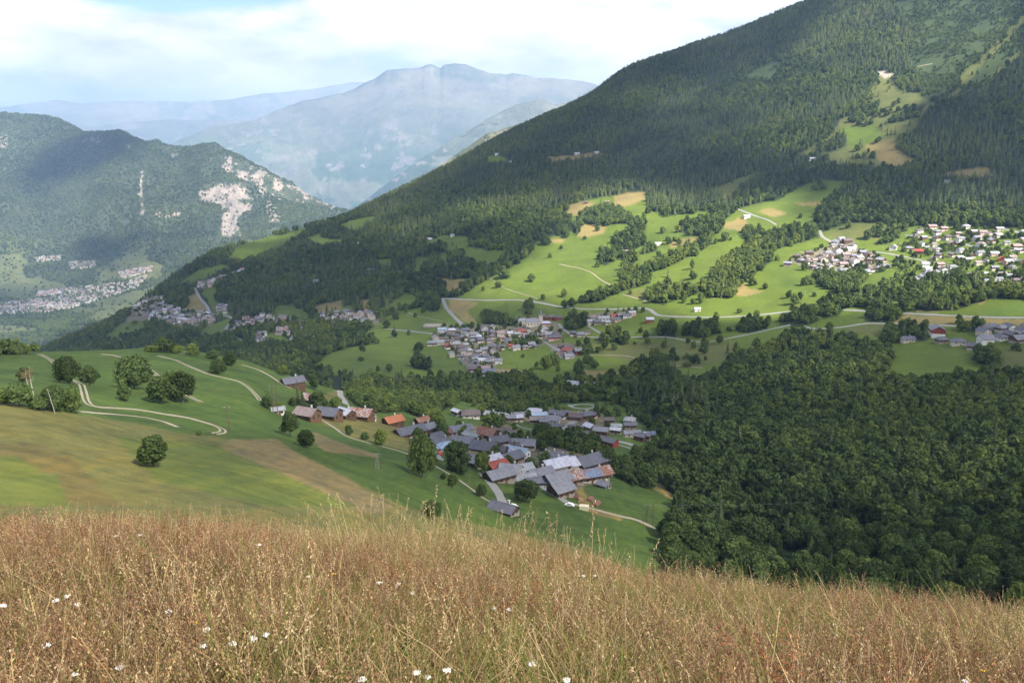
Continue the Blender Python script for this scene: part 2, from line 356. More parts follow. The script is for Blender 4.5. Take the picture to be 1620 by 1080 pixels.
for code, pts in [
 (GREEN,[(360,410),(370,392),(400,378),(410,370),(440,372),(480,358),(487,363),(455,384),(420,402),(380,414)]),
 (GREEN,[(481,377),(506,367),(511,376),(546,377),(538,387),(504,389)]), (GREEN,[(531,358),(556,347),(592,341),(592,350),(562,364),(545,362)]),
 (GREEN,c5((1040,225),(1130,165),(1220,125),(1390,140),(1370,195),(1480,215),(1600,230),(1640,200),(1560,330),(1490,330),(1380,290),(1300,330),(1220,330),(1190,270),(1200,220),(1150,240))),
 (GREEN,c5((1040,270),(1130,270),(1125,300),(1080,350),(1060,400),(1010,430),(1020,370))), (GREEN,c5((760,280),(930,275),(930,300),(850,330),(820,355),(800,320))),
 (DRY,c5((1120,400),(1240,385),(1260,410),(1420,405),(1400,450),(1330,480),(1310,500),(1230,510),(1220,450))),
 (DRY,c5((400,580),(480,555),(560,580),(500,630),(380,620))),(GREEN,c5((500,590),(650,575),(650,610),(500,632))), (DRY,c5((680,540),(750,540),(740,590),(700,620))),
 (GREEN,c4((480,575),(600,500),(700,500),(720,530),(620,575),(540,605))), (DRY,c4((890,380),(930,370),(990,450),(980,460),(860,450),(890,420))),
 (GREEN,c4((940,345),(1030,330),(1010,400),(1080,440),(1100,480),(1010,470),(990,420))), (GREEN,c4((950,540),(1100,480),(1060,560),(1090,590),(960,580))),
 (GREEN,c4((1250,570),(1330,540),(1370,600),(1330,620),(1250,615))), (GREEN,c4((820,330),(940,260),(1060,230),(1100,250),(1000,290),(900,330))),
 (GREEN,c4((1270,470),(1440,440),(1460,480),(1380,500),(1270,500))),(DRY,c4((1480,440),(1620,400),(1620,460),(1500,470))),
 (GREEN,c5((320,395),(420,372),(400,400),(330,408))), (GREEN,c5((130,580),(240,570),(370,640),(330,675),(130,640))),(DRY,c5((240,560),(300,530),(310,570),(230,580))),
 (DRY,c5((1240,530),(1450,560),(1370,610),(1430,690),(1370,690),(1260,600))), (DRY,c6((840,95),(1010,70),(1010,115),(940,150),(860,160))),
 (DRY,c6((600,150),(680,130),(750,135),(690,180),(640,210),(600,200))), (DRY,c6((650,270),(680,250),(810,260),(780,300),(700,320),(640,315))),
 (DRY,c6((500,330),(580,325),(570,350),(500,345))), (DRY,c6((1440,240),(1552,215),(1552,280),(1440,275))), (DRY,c6((1500,570),(1552,560),(1552,640),(1500,630))),
 (OLIVE,c6((1270,560),(1370,520),(1390,560),(1300,580))), (DRY,c6((1140,350),(1290,310),(1280,345),(1150,375))), (OLIVE,c6((900,610),(1020,590),(1010,650),(920,640))),
 (DRY,c6((680,1080),(700,1030),(850,1030),(900,1050),(830,1080))), (OLIVE,c6((620,880),(1480,880),(1500,960),(1300,1010),(1000,1000),(740,940),(640,930))),
 (DRY,c6((210,1020),(380,1060),(200,1080))), (OLIVE,c6((350,680),(420,690),(430,750),(360,740))),
 (DRY,c7((80,240),(150,200),(200,240),(150,270))), (DRY,c7((250,175),(300,150),(400,180),(330,200))), (DRY,c7((430,130),(560,120),(560,145),(450,140))),
 (OLIVE,c7((580,290),(700,230),(820,225),(910,240),(850,320),(760,300),(650,320))), (DRY,c7((130,590),(140,540),(200,560),(290,570),(180,600))),
 (OLIVE,c7((960,700),(1588,715),(1588,735),(960,745))), (DRY,c7((960,690),(1588,715),(1588,740),(1180,735),(960,740),(900,735))), (DRY,c7((1000,680),(1060,670),(1160,640),(1240,660),(1130,675))),(DRY,c7((1330,620),(1410,600),(1370,640))),
 (OLIVE,c7((640,770),(800,740),(1100,745),(1090,790),(880,800),(800,790))), (LIME,c7((1340,690),(1588,610),(1588,690))), (OLIVE,c7((1350,950),(1480,860),(1588,850),(1588,970))),
 (OLIVE,c3((720,600),(760,560),(900,480),(880,440),(940,340),(1000,350),(1020,420),(1230,470),(1150,540),(1120,600),(1040,650),(1010,700),(1120,770),(1000,800),(720,780),(640,720),(560,740),(560,720),(700,640))),
 (GREEN,c3((740,600),(900,590),(960,640),(880,680),(780,690))), (DRY,c3((860,690),(1010,650),(1010,700),(1110,770),(960,790),(900,730))), (ROCK,c3((910,340),(960,335),(1000,352),(960,375))),
 (OLIVE,c3((110,900),(350,810),(400,815),(200,930))), (DRY,c3((190,925),(240,920),(240,945),(190,945))), (DRY,c3((1210,820),(1440,790),(1480,830),(1300,850))),
 (SCRUB,c3((1000,0),(1620,0),(1620,260),(1440,400),(1240,480),(1130,470),(1100,320),(1050,250),(1090,120),(1020,60))), (OLIVE,c3((400,330),(530,310),(540,325),(410,340))),
 (SCRUB,c3((330,310),(480,290),(420,380),(300,370))),
 (GREEN,[(763,247),(787,243),(809,257),(773,258)]), (DRY,[(860,248),(900,245),(947,238),(959,245),(933,249),(900,255),(873,258)]),
 (LIME,[(1186,664),(1237,672),(1227,686),(1200,682)]), (LIME,[(1303,803),(1333,806),(1327,832),(1303,826)]),
 (GREEN,[(1400,548),(1500,548),(1530,575),(1530,592),(1480,607),(1400,605),(1410,575)]),
 (TOWN,[(680,532),(700,515),(740,515),(790,508),(830,500),(880,508),(892,520),(885,535),(860,545),(800,545),(792,560),(780,590),(740,590),(735,570),(715,560),(700,545)]),
 (TOWN,[(1245,412),(1290,393),(1340,385),(1395,405),(1410,420),(1370,430),(1320,434),(1275,424)]), (TOWN,[(865,545),(895,540),(925,555),(905,568),(880,565)]),
 (TOWN,[(1305,392),(1330,375),(1350,380),(1355,395),(1320,395)]),
 (TOWN,c4((600,440),(620,410),(680,390),(800,375),(760,440),(1000,460),(1010,520),(850,540),(720,500),(600,500))), (TOWN,c4((1080,540),(1200,480),(1380,480),(1380,510),(1200,540),(1130,555))),
 (TOWN,c4((930,340),(940,320),(1040,285),(1160,250),(1170,260),(1040,315),(960,350))), (TOWN,[(505,510),(560,493),(600,500),(600,512),(520,515)]),
 (TOWN,[(905,500),(960,492),(1005,488),(1003,500),(960,512),(905,510)]),(DRY,[(793,581),(830,586),(850,597),(835,597),(790,587)])]:
    poly(MB_, code, pts)
W = lambda *a: poly(MB_, FOREST, list(a))
for pts in [c6((640,240),(680,190),(760,150),(850,150),(920,200),(950,240),(880,250),(760,260),(690,240),(650,290),(610,290)),
 c6((940,240),(1010,230),(1010,360),(950,390),(980,420),(930,480),(910,480),(880,430),(800,470),(750,450),(770,390),(860,370),(830,350),(850,310),(890,290)),
 c6((1010,380),(1060,360),(1080,390),(1000,410)), c6((630,670),(700,640),(820,600),(890,570),(870,520),(900,490),(980,495),(1045,525),(1040,565),(880,610),(750,670)),
 c6((990,500),(1100,440),(1240,365),(1370,305),(1370,350),(1300,400),(1100,490),(1010,515)), c6((1180,290),(1220,240),(1300,225),(1430,210),(1440,260),(1390,305),(1290,315)),
 c6((1020,660),(1030,610),(1130,580),(1250,590),(1310,570),(1360,590),(1230,640),(1110,680)), c6((1340,580),(1380,530),(1470,500),(1552,450),(1552,540),(1500,560),(1480,640),(1440,630)),
 c7((0,600),(100,610),(140,560),(180,520),(330,410),(320,370),(560,300),(540,260),(440,250),(300,280),(180,340),(160,370),(80,410),(60,450),(0,500)), c7((170,270),(260,260),(270,320),(180,320)),
 c7((640,470),(780,460),(800,510),(740,560),(760,600),(680,600),(550,540),(520,490)), c7((570,710),(560,640),(600,610),(680,620),(960,525),(970,600),(830,650),(700,655),(650,695)),
 c7((960,660),(980,560),(1150,490),(1300,510),(1588,500),(1700,500),(1700,640),(1588,615),(1400,610),(1240,665),(1000,675)), c7((780,720),(830,660),(920,650),(970,690),(950,720),(850,730)),
 c7((340,740),(440,675),(520,650),(560,720),(470,755)), c7((140,770),(190,720),(300,720),(300,765),(200,785)), c7((880,825),(900,770),(1040,725),(1100,760),(1100,820),(1000,830)),
 c7((1260,770),(1370,735),(1380,775)), c7((1320,910),(1360,850),(1440,870),(1460,940),(1400,955)), c6((1210,845),(1260,785),(1380,780),(1430,830),(1300,855)), c6((1085,850),(1090,795),(1170,790),(1180,850)),
 c6((740,860),(860,815),(920,850),(920,890),(780,880)), c6((570,810),(600,755),(690,735),(720,780),(640,820)), c6((140,780),(150,725),(230,735),(320,755),(330,795)), c6((310,920),(330,860),(430,865),(440,910)),
 c3((630,720),(700,660),(765,625),(775,690),(700,722)), c3((770,580),(860,510),(930,480),(920,530),(850,572)), c3((960,590),(1050,520),(1150,490),(1120,560)),
 c5((1040,230),(1130,200),(1230,190),(1240,230),(1130,275),(1060,262)), c5((1240,300),(1250,250),(1340,230),(1360,290),(1260,310)), c5((1040,395),(1180,320),(1390,330),(1560,330),(1620,290),(1620,350),(1480,420),(1400,470),(1380,440),(1440,400),(1280,385),(1240,400),(1180,395),(1080,430)),
 c5((1370,200),(1400,150),(1600,150),(1620,215),(1480,205)), c5((430,140),(440,110),(600,90),(630,120),(590,148)), c4((820,420),(860,390),(890,400),(880,440),(830,445)),
 c5((1030,985),(1020,950),(1100,940),(1150,960),(1130,1000)), c5((1120,610),(1130,570),(1190,580),(1185,620)),(c5((800,635),(860,640),(940,615),(1110,580),(1130,560),(1000,590),(900,620)))]:
    W(*pts)
line(MB_, FOREST, [(735,455),(760,440),(790,424),(815,410),(832,398),(840,380)], 6)
line(MB_, OLIVE, [(1520,125),(1563,87),(1600,50),(1620,27)], 5); line(MB_, OLIVE, [(1547,147),(1580,110),(1613,83)], 3); line(MB_, OLIVE, [(1500,158),(1540,115)], 4)
# camera side hill
MA_ = np.full(gxx.shape, GREEN, np.int8)
def pa(code, *pts): poly(MA_, code, list(pts))
pa(OLIVE, (-600,630),(0,638),(60,645),(130,656),(210,668),(290,684),(345,690),(420,712),(520,740),(640,800),(760,830),(900,860),(1000,900),(1000,1100),(-600,1100))
pa(BROWN, (-300,690),(0,700),(60,700),(110,720),(150,760),(190,800),(60,800),(30,760),(-300,780)); pa(LIME, (-300,730),(20,720),(60,740),(80,800),(-300,800))
pa(RED, (345,704),(365,694),(440,694),(470,715),(520,740),(580,775),(620,800),(600,815),(540,800),(470,770),(420,750))
pa(RED, (478,682),(500,683),(540,700),(590,716),(600,722),(560,720),(512,712)); pa(LIME, (0,760),(30,740),(90,750),(110,800),(0,800))
pa(OLIVE, (470,655),(600,660),(650,680),(680,730),(640,712),(560,692),(500,664)); pa(OLIVE, (540,612),(520,604),(540,625),(550,636),(530,640),(510,625))
pa(LIME, (180,690),(330,700),(470,760),(560,800),(420,800),(250,760)); pa(OLIVE,(1100,760),(1700,700),(1700,1100),(1060,1100),(1060,850),(1068,800))
pa(FOREST,(1072,700),(2000,700),(2000,1100),(1066,1100),(1052,862),(1068,830),(1074,800),(1064,782),(1030,768),(1010,762))
pa(DRY,(1000,748),(1040,762),(1072,788),(1066,792),(1030,770),(1000,756)); pa(DRY,(905,800),(950,805),(985,815),(980,823),(940,812)); pa(DRY,(912,768),(922,768),(935,800),(915,795))
pa(FOREST,(405,565),(430,574),(500,592),(560,605),(620,598),(700,600),(745,622),(718,640),(690,652),(700,680),(690,684),(668,662),(640,650),(590,652),(560,640),(548,616),(500,600),(440,582))
pa(FOREST,(842,706),(848,682),(880,676),(930,688),(960,718),(985,742),(1012,760),(1000,770),(950,735),(905,716),(870,722))
pa(FOREST,(1040,640),(1060,660),(1035,690),(1040,720),(1000,745),(980,735),(1010,720),(1035,715),(1028,680),(985,640))
pa(FOREST,(740,618),(950,618),(950,632),(860,640),(740,636)); pa(FOREST,(795,632),(830,628),(850,640),(830,652),(800,648)); pa(FOREST,(757,650),(775,642),(812,655),(800,668),(770,668))
pa(TOWN,(690,690),(740,672),(800,670),(850,700),(900,712),(945,720),(955,745),(940,765),(880,775),(830,755),(780,745),(740,720))
pa(TOWN,(820,650),(870,645),(960,655),(985,680),(940,690),(900,672),(830,668)); pa(FOREST,(-600,560),(60,560),(20,553),(-600,548))
LC = np.array([(.020,.036,.015),(.094,.136,.018),(.215,.175,.068),(.105,.120,.034),(.34,.32,.28),(.095,.150,.024),(.16,.15,.105),(.046,.070,.023),(.165,.142,.070),(.125,.112,.040)])
def cover(M, px, py):
    j = np.clip(((px - X0) / ST).astype(int), 0, M.shape[1] - 1); i = np.clip(((py - Y0) / ST).astype(int), 0, M.shape[0] - 1)
    return M[i, j]
LCA = LC.copy(); LCA[1] = (.062, .108, .022); LCA[5] = (.102, .132, .030); LCA[3] = (.128, .132, .044)
def tint_for(M, V, LC=LC):
    px, py = project(V); r = np.zeros(V.shape)
    offs = ((0, 0), (1.2, .4), (-1.2, -.4), (.3, 1.0), (-.3, -1.0))
    for a, b in offs: r += LC[cover(M, px + a, py + b)]
    return r / len(offs)

# ------------------------------------------------------------------ ground materials
def ground_mat(name, s1, s2, s3, amt=0.5, bump=0.0, bs=1.0, streak=0.0, mow=False):
    m, n = mat(name); at = n.new('ShaderNodeAttribute', attribute_name='tint')
    P = n.tc.outputs['Object']
    a = n.noise(P, s1, 5); b = n.noise(P, s2, 4); c = n.noise(P, s3, 3)
    f = n.math('ADD', n.math('MULTIPLY', a, 0.45), n.math('ADD', n.math('MULTIPLY', b, 0.3), n.math('MULTIPLY', c, 0.25)))
    dark = n.mix(1.0, at.outputs['Color'], (1 - amt, 1 - amt * .85, 1 - amt * .8, 1), 'MULTIPLY')
    lite = n.mix(1.0, at.outputs['Color'], (1 + amt * 1.3, 1 + amt, 1 + amt * .6, 1), 'MULTIPLY')
    q = n.ramp(f, [(0.36, G(0)), (0.64, G(1))])
    col = n.mix(q, dark, lite)
    if streak:
        mp = n.new('ShaderNodeMapping', {0: P}); mp.inputs['Rotation'].default_value = (0, 0, .5); mp.inputs['Scale'].default_value = (1, .06, .06)
        s = n.noise(mp.outputs[0], 0.22, 3, .6); col = n.mix(n.math('MULTIPLY', n.ramp(s, [(.42, G(0)), (.6, G(1))]), streak), col, n.mix(1.0, col, (1.22, 1.10, .9, 1), 'MULTIPLY'))
    if mow:                                                   # wavering swath lines left by the mower, and thin trodden contour paths
        wp = n.new('ShaderNodeVectorMath', {0: P, 1: n.new('ShaderNodeVectorMath', {0: n.noise(P, .02, 2, out=1), 3: 26.0}, operation='SCALE').outputs[0]}, operation='ADD')
        wv = n.new('ShaderNodeTexWave', {'Vector': wp.outputs[0], 'Scale': .085, 'Distortion': 1.5, 'Detail': 2.0, 'Detail Scale': 2.0})
        ms = n.ramp(n.noise(P, .013, 2), [(.45, G(0)), (.55, G(1))])
        col = n.mix(n.math('MULTIPLY', n.math('MULTIPLY', wv.outputs['Fac'], ms), .55), col, n.mix(1.0, col, (1.28, 1.13, 1.0, 1), 'MULTIPLY'))
        ln = n.new('ShaderNodeMapping', {0: P}); ln.inputs['Rotation'].default_value = (0, 0, -.3); ln.inputs['Scale'].default_value = (.12, 1, .1)
        col = n.mix(n.math('MULTIPLY', n.ramp(n.noise(ln.outputs[0], .16, 4, .65), [(.50, G(0)), (.62, G(1))]), .5), col, n.mix(1.0, col, (.62, .66, .6, 1), 'MULTIPLY'))
    n.put(n.bs.inputs['Base Color'], col)
    if bump:
        bp = n.new('ShaderNodeBump', {'Height': n.noise(P, bs, 5, .7), 'Strength': 0.8, 'Distance': bump}); n.put(n.bs.inputs['Normal'], bp.outputs[0])
    return m
M_hillA = ground_mat('meadow_slope', .03, .22, 1.6, .46, .9, 1.2, .75, True)
M_hillB = ground_mat('far_meadow_slope', .006, .03, .2, .26, .9, .25, .35)
M_val = ground_mat('valley_mountain', .0015, .006, .03, .30, 30, .02)
def terrain(name, V, Fc, m, tint):
    me = mesh_np(name, V.reshape(-1, 3), Fc, m, True); set_col(me, tint.reshape(-1, 3)); o = obj(name, me); tag(o, kind='structure'); return o
terrain('hillside', VA, FA, M_hillA, tint_for(MA_, VA, LCA))
tb = tint_for(MB_, VB)
terrain('mountainside', VB, FB, M_hillB, tb)
# valley floor and wooded limestone mountain
pxC, pyC = project(VC)
e1 = np.gradient(VC, axis=0); e2 = np.gradient(VC, axis=1); nC = np.cross(e2, e1); nC /= np.linalg.norm(nC, axis=-1, keepdims=True) + 1e-9
slopeC = 1 - np.abs(nC[..., 2])
tC = np.array([.055, .070, .038]) * (1 + .5 * (fbm(VC[..., 0] / 500, VC[..., 1] / 500, 4)[..., None] - .5))
fieldn = fbm(VC[..., 0] / 420 + 70, VC[..., 1] / 420, 4)
low = 1 - smooth(-800, -560, VC[..., 2])
tC = np.where(((fieldn > .53) & (low > .25))[..., None], np.array([.10, .115, .045]), tC)
tC = tC * (.75 + .5 * fbm(VC[..., 0] / 120, VC[..., 1] / 120, 4))[..., None]
rn = fbm(VC[..., 0] / 70, VC[..., 2] / 200 + VC[..., 1] / 300, 6, .7)
def rockmask(pts, th):
    m = inpoly(pxC + (rn - .5) * 20, pyC + (fbm(VC[..., 0] / 90, VC[..., 2] / 90) - .5) * 20, pts) & (rn > th + .03)
    return m[..., None]
for pts, th in (([(313,305),(345,292),(385,288),(400,310),(398,330),(375,345),(380,372),(352,372),(350,325),(320,318)], .34), ([(345,245),(380,252),(430,278),(480,296),(535,322),(530,330),(470,320),(430,310),(395,290),(355,270)], .50),
                ([(270,245),(345,248),(345,262),(275,264)], .55), ([(198,226),(236,236),(234,250),(202,246)], .53), ([(222,268),(228,268),(226,300),(228,342),(221,342),(221,300)], .42), ([(250,335),(300,330),(298,345),(252,345)], .56), ([(422,316),(432,318),(446,356),(428,354)], .46), ([(6,212),(15,212),(10,235),(2,240)], .45),([(126,226),(165,215),(160,240),(128,238)],.56)):
    tC = np.where(rockmask(pts, th), np.array([.28, .24, .21]) * (.6 + .8 * fbm(VC[..., 0] / 25, VC[..., 1] / 25, 3)[..., None]), tC)
terrain('valley', VC, FC, M_val, tC)

# distant ranges, each a ridge with spurs and its own back slope
def rng_line(name, sky, R, base_py, depth, tcol, amp, seed, mname, lo=-100, hi=1400):
    us = np.linspace(lo, hi, 700); px, py = zip(*sky)
    sp = np.interp(us, px, py) + (fbm(us / 9 + seed, us * 0 + 1, 4) - .5) * 2.2
    tt = np.linspace(0, 1, 200)[:, None]
    Rr = R * (1 - depth * (1 - tt)); sm = np.convolve(np.pad(sp, 90, 'edge'), np.hanning(181) / np.hanning(181).sum(), 'valid'); sk = sm[None] * (1 - tt ** 24) + sp[None] * tt ** 24 + 0.0; pyy = base_py + (sk - base_py) * tt ** 1.15
    V = P3(np.repeat(us[None], 200, 0), pyy, np.repeat(Rr, 700, 1))
    env = (np.sin(np.clip(tt, 0, 1) * math.pi) ** .6) * 1.9
    S = R / 17000
    qx = V[..., 0] * .85 + V[..., 1] * .55; qy = V[..., 1] * .85 - V[..., 0] * .55
    n = fbm(qx / (3400 * S) + seed, qy / (4200 * S), 6, .5, True) - .62
    V[..., 2] += n * amp * env; V[..., 1] += n * amp * 1.4 * env
    back = V[-1] * 1.0; B = []
    for k in (1, 2, 3): b = back.copy(); b[:, 1] += R * .05 * k; b[:, 2] -= abs(amp) * .9 * k; B.append(b)
    V = np.concatenate([V, np.stack(B)], 0)
    Fc = grid_faces(*V.shape[:2])
    qx = V[..., 0] * .85 + V[..., 1] * .55
    q = fbm(qx / (700 * S) + seed, V[..., 2] / (330 * S), 5)[..., None]
    hgt = smooth(-600, 1300, V[..., 2])[..., None]
    c = np.array(tcol) * (1 - hgt) + np.array([.17, .16, .12]) * hgt
    q2 = fbm(V[..., 0] / (190 * S) + seed, V[..., 2] / (110 * S), 4)[..., None]
    c = np.where(q > .60, np.array([.12, .13, .09]), c); c = np.where((q2 > .66), np.array([.16, .15, .13]), c)
    c = 1.25 * c * (.6 + .8 * fbm(V[..., 0] / (1500 * S), V[..., 1] / (1500 * S) + seed, 4)[..., None])
    me = mesh_np(name, V.reshape(-1, 3), Fc, M_val, True); set_col(me, c.reshape(-1, 3)); o = obj(name, me); tag(o, kind='structure'); return o
rng_line('mountain_range', [(-200,178),(0,170),(90,158),(130,164),(200,160),(300,161),(360,158),(420,148),(450,146),(500,140),(560,130),(640,130),(900,150),(1000,170)], 26500, 330, .25, (.07,.09,.06), 900, 3, 'r', -200, 1100)
rng_line('mountain_range', [(-200,200),(0,205),(150,200),(250,190),(400,190),(500,175),(700,170)], 22500, 340, .22, (.07,.09,.06), 800, 9, 'r', -200, 800)
rng_line('mountain', [(0,330),(200,262),(270,233),(300,222),(350,203),(400,192),(430,178),(480,160),(540,148),(562,140),(580,130),(590,126),(612,111),(630,110),(645,108),(653,109),(668,106),(676,103),(682,102),(690,105),(697,108),(703,103),(715,101),(737,102),(755,109),(775,116),(800,118),(812,116),(830,119),(850,124),(880,124),(905,127),(925,129),(940,133),(1000,160),(1100,200)], 17500, 420, .38, (.055,.085,.05), 1500, 21, 'm', 100, 1100)
rng_line('ridge', [(380,420),(480,372),(560,330),(600,300),(650,262),(720,218),(780,184),(812,168),(830,162),(860,158),(880,166),(900,160),(930,178),(1000,205),(1100,240)], 12500, 520, .30, (.05,.075,.045), 900, 5, 'm', 380, 1100)
rng_line('ridge', [(640,300),(740,232),(770,212),(800,203),(812,199),(835,198),(850,201),(870,201),(900,215),(960,250)], 4600, 420, .1, (.035,.055,.035), 60, 5, 'm', 640, 1000)
# ground near the camera
rr = np.concatenate([[0.0], np.geomspace(.25, 23.5, 110)]); th = np.linspace(-math.pi, math.pi, 361)
GX = rr[:, None] * np.sin(th)[None]; GY = rr[:, None] * np.cos(th)[None]
VG = np.stack([GX, GY, near_h(GX, GY)], -1)
me = mesh_np('ground', VG.reshape(-1, 3), grid_faces(*VG.shape[:2]), ground_mat('soil_and_thatch', .5, 3, 20, .5, .03, 25), True)
set_col(me, np.tile([.085, .070, .030], (VG.shape[0] * VG.shape[1], 1))); tag(obj('ground', me), kind='structure')
me = mesh_np('ground', [(-30000, -3000, -1500), (30000, -3000, -1500), (30000, 31000, -1500), (-30000, 31000, -1500)], [(0, 1, 2, 3)], simple('valley_ground', (.06, .08, .04)))
tag(obj('ground', me), kind='structure')
HAZE = 5.4e-5
#@@PART2

# ------------------------------------------------------------------ roads, tracks
M_road = simple('road_grey', (.25, .24, .225), var=.15, scale=.2); M_track = simple('track_gravel', (.33, .28, .20), var=.35, scale=.6)
M_dirt = simple('bare_earth', (.32, .25, .16), var=.3, scale=.3)
def gz(x, y, sh):
    h = {'A': BA, 'B': BB, 'C': BC}[sh].ray_cast(Vector((x, y, 3000)), Vector((0, 0, -1))); return h[0].z if h[0] is not None else None
def path_pts(pts, sh, step):
    W3 = []
    P = []
    for (x0, y0), (x1, y1) in zip(pts[:-1], pts[1:]):
        n_ = max(1, int(math.hypot(x1 - x0, y1 - y0) / 3))
        P += [(x0 + (x1 - x0) * k / n_, y0 + (y1 - y0) * k / n_) for k in range(n_)]
    P.append(pts[-1])
    for x, y in P:
        h = pick(x, y, sh)
        if h: W3.append(h[0].xy)
    if len(W3) < 2: return []
    D = np.array([[p[0], p[1]] for p in W3]); keep = [0]
    for k in range(1, len(D)):
        if np.hypot(*(D[k] - D[keep[-1]])) > step * .6: keep.append(k)
    D = D[keep]
    for _ in range(3):
        if len(D) > 4: D[1:-1] = (D[:-2] + 2 * D[1:-1] + D[2:]) / 4
    s = np.concatenate([[0], np.cumsum(np.hypot(*np.diff(D, axis=0).T))]); q = np.linspace(0, s[-1], max(2, int(s[-1] / step)))
    return np.stack([np.interp(q, s, D[:, 0]), np.interp(q, s, D[:, 1])], 1)
def ribbon(name, pts, width, m, sh, offs=(0,), lift=.06, step=3.0, vary=.2):
    D = path_pts(pts, sh, step)
    if len(D) < 2: return
    T = np.gradient(D, axis=0); T /= np.linalg.norm(T, axis=1, keepdims=True) + 1e-9; N = np.stack([-T[:, 1], T[:, 0]], 1)
    b = MB(); R = float(np.hypot(*D.mean(0)))
    up = lift + R * .00018
    for o_ in offs:
        base = len(b.v); K = 5
        for k in range(len(D)):
            wv = width * (1 + vary * (fbm(np.array(k * .35 + o_), np.array(3.3), 2) - .5) * 2)
            for c in np.linspace(-.5, .5, K):
                p = D[k] + N[k] * (c * wv + o_)
                z = gz(p[0], p[1], sh)
                if z is None: z = b.v[-1][2] - up if b.v else 0
                b.v.append((p[0], p[1], z + up * (1 if abs(c) < .4 else .3)))
        for k in range(len(D) - 1):
            for c in range(K - 1):
                i = base + k * K + c; b.f.append((i, i + 1, i + 1 + K, i + K)); b.m.append(0)
    tag(b.build(name, m), kind='structure')
two = (-.85, .85)
for pts in [[(62,560),(80,568),(93,580),(103,594),(118,603),(126,604),(131,612),(133,622),(136,634),(145,643),(165,645),(180,645),(220,648),(260,655),(300,661),(330,670),(350,676),(356,681),(350,685),(338,686)],
            [(160,560),(180,562),(200,568),(230,580),(258,601),(285,618),(303,629),(319,636)], [(250,563),(280,570),(300,580),(330,592),(360,599),(378,603),(390,610),(404,623),(412,635)]]:
    ribbon('track', pts, .85, M_track, 'A', two, .08, 1.6)
for pts, wd in [([(125,651),(180,655),(230,660),(260,667),(283,676)], 1.6), ([(383,577),(410,585),(430,596),(450,610),(465,616)], 2.4), ([(487,657),(510,664),(530,677),(548,690),(570,697),(600,705),(625,711),(655,721),(690,738),(712,750),(728,760),(750,776),(765,788),(783,797)], 1.7),
                ([(855,768),(880,785),(900,795),(940,805),(975,815),(1010,822),(1040,838)], 2.6)]:
    ribbon('track', pts, wd, M_track, 'A', (0,), .1, 2.0)
for pts, wd in [([(505,602),(525,608),(536,618),(541,630),(547,640)], 4.5), ([(670,690),(680,704),(688,718),(697,728)], 5), ([(762,748),(775,762),(786,775),(793,788),(798,802)], 4.2), ([(955,694),(990,700),(1012,707),(1030,714)], 6.5), ([(975,702),(1000,710),(1020,717)], 3),
                ([(850,765),(878,782),(900,797)], 3.5), ([(770,655),(790,658),(805,665),(820,674),(850,682)], 3.2), ([(880,688),(905,668),(915,662),(930,664)], 5), ([(1005,694),(1020,694),(1040,700)], 4), ([(900,640),(905,645),(925,647),(945,644),(940,640),(915,639),(900,642)], 3.5)]:
    ribbon('road', pts, wd, M_road, 'A', (0,), .12, 3)
for pts, wd in [([(700,472),(703,482),(712,495),(725,507),(733,516)], 9), ([(702,472),(760,475),(820,474),(850,478),(880,484),(920,489),(970,489),(1020,487),(1032,491),(1036,499),(1070,501),(1130,502),(1180,500),(1230,495),(1296,487)], 7),
                ([(1335,490),(1400,494),(1500,499),(1560,502),(1640,503)], 8), ([(1268,515),(1285,521),(1330,518),(1370,511),(1420,512),(1520,516)], 6), ([(884,512),(890,520),(905,530),(940,534),(1000,533),(1060,533),(1090,540),(1120,541),(1150,536),(1200,525),(1250,514)], 5.5),
                ([(1165,330),(1190,340),(1215,348),(1228,356)], 6), ([(1297,365),(1300,375),(1320,385),(1345,392)], 7), ([(1365,398),(1400,400),(1440,408),(1490,419),(1520,424)], 7), ([(610,520),(660,525),(692,529)], 7),
                ([(308,455),(315,470),(328,484),(333,496)], 8), ([(335,497),(362,500),(370,505),(358,517),(356,526),(372,535),(388,541)], 8), ([(457,546),(462,532),(478,518),(485,510)], 9), ([(785,584),(815,592),(850,602),(868,612),(892,614)], 5), ([(1045,662),(1072,668)], 4),
                ([(1432,372),(1465,375),(1500,380),(1545,392)], 6), ([(1590,363),(1640,374)], 6), ([(1560,390),(1640,402)], 5), ([(255,480),(262,488),(300,490),(330,494)], 7), ([(430,508),(470,509),(490,507)], 7), ([(1028,440),(1060,402)], .1), ([(930,515),(945,524),(958,532)], 5), ([(770,555),(760,562),(785,578)], 5), ([(860,540),(880,552)], 5)]:
    if wd > 1: ribbon('road', pts, wd * .72, M_road, 'B', (0,), .15, 7)
for pts, wd in [([(885,418),(920,425),(938,432),(950,443),(968,452)], 3.2), ([(985,466),(1025,477)], 3), ([(775,440),(800,457),(830,466),(855,474)], 2), ([(930,562),(990,562),(1040,576),(1112,582)], 2), ([(640,492),(660,500),(700,508)], 2), ([(640,445),(668,455)], 4), ([(1320,398),(1290,402),(1262,398)], 4), ([(1500,160),(1540,140)], 3), ([(1450,106),(1475,101)], 5), ([(1185,72),(1255,106)], 0)]:
    if wd: ribbon('track', pts, wd * .7, M_track, 'B', (0,), .15, 7)

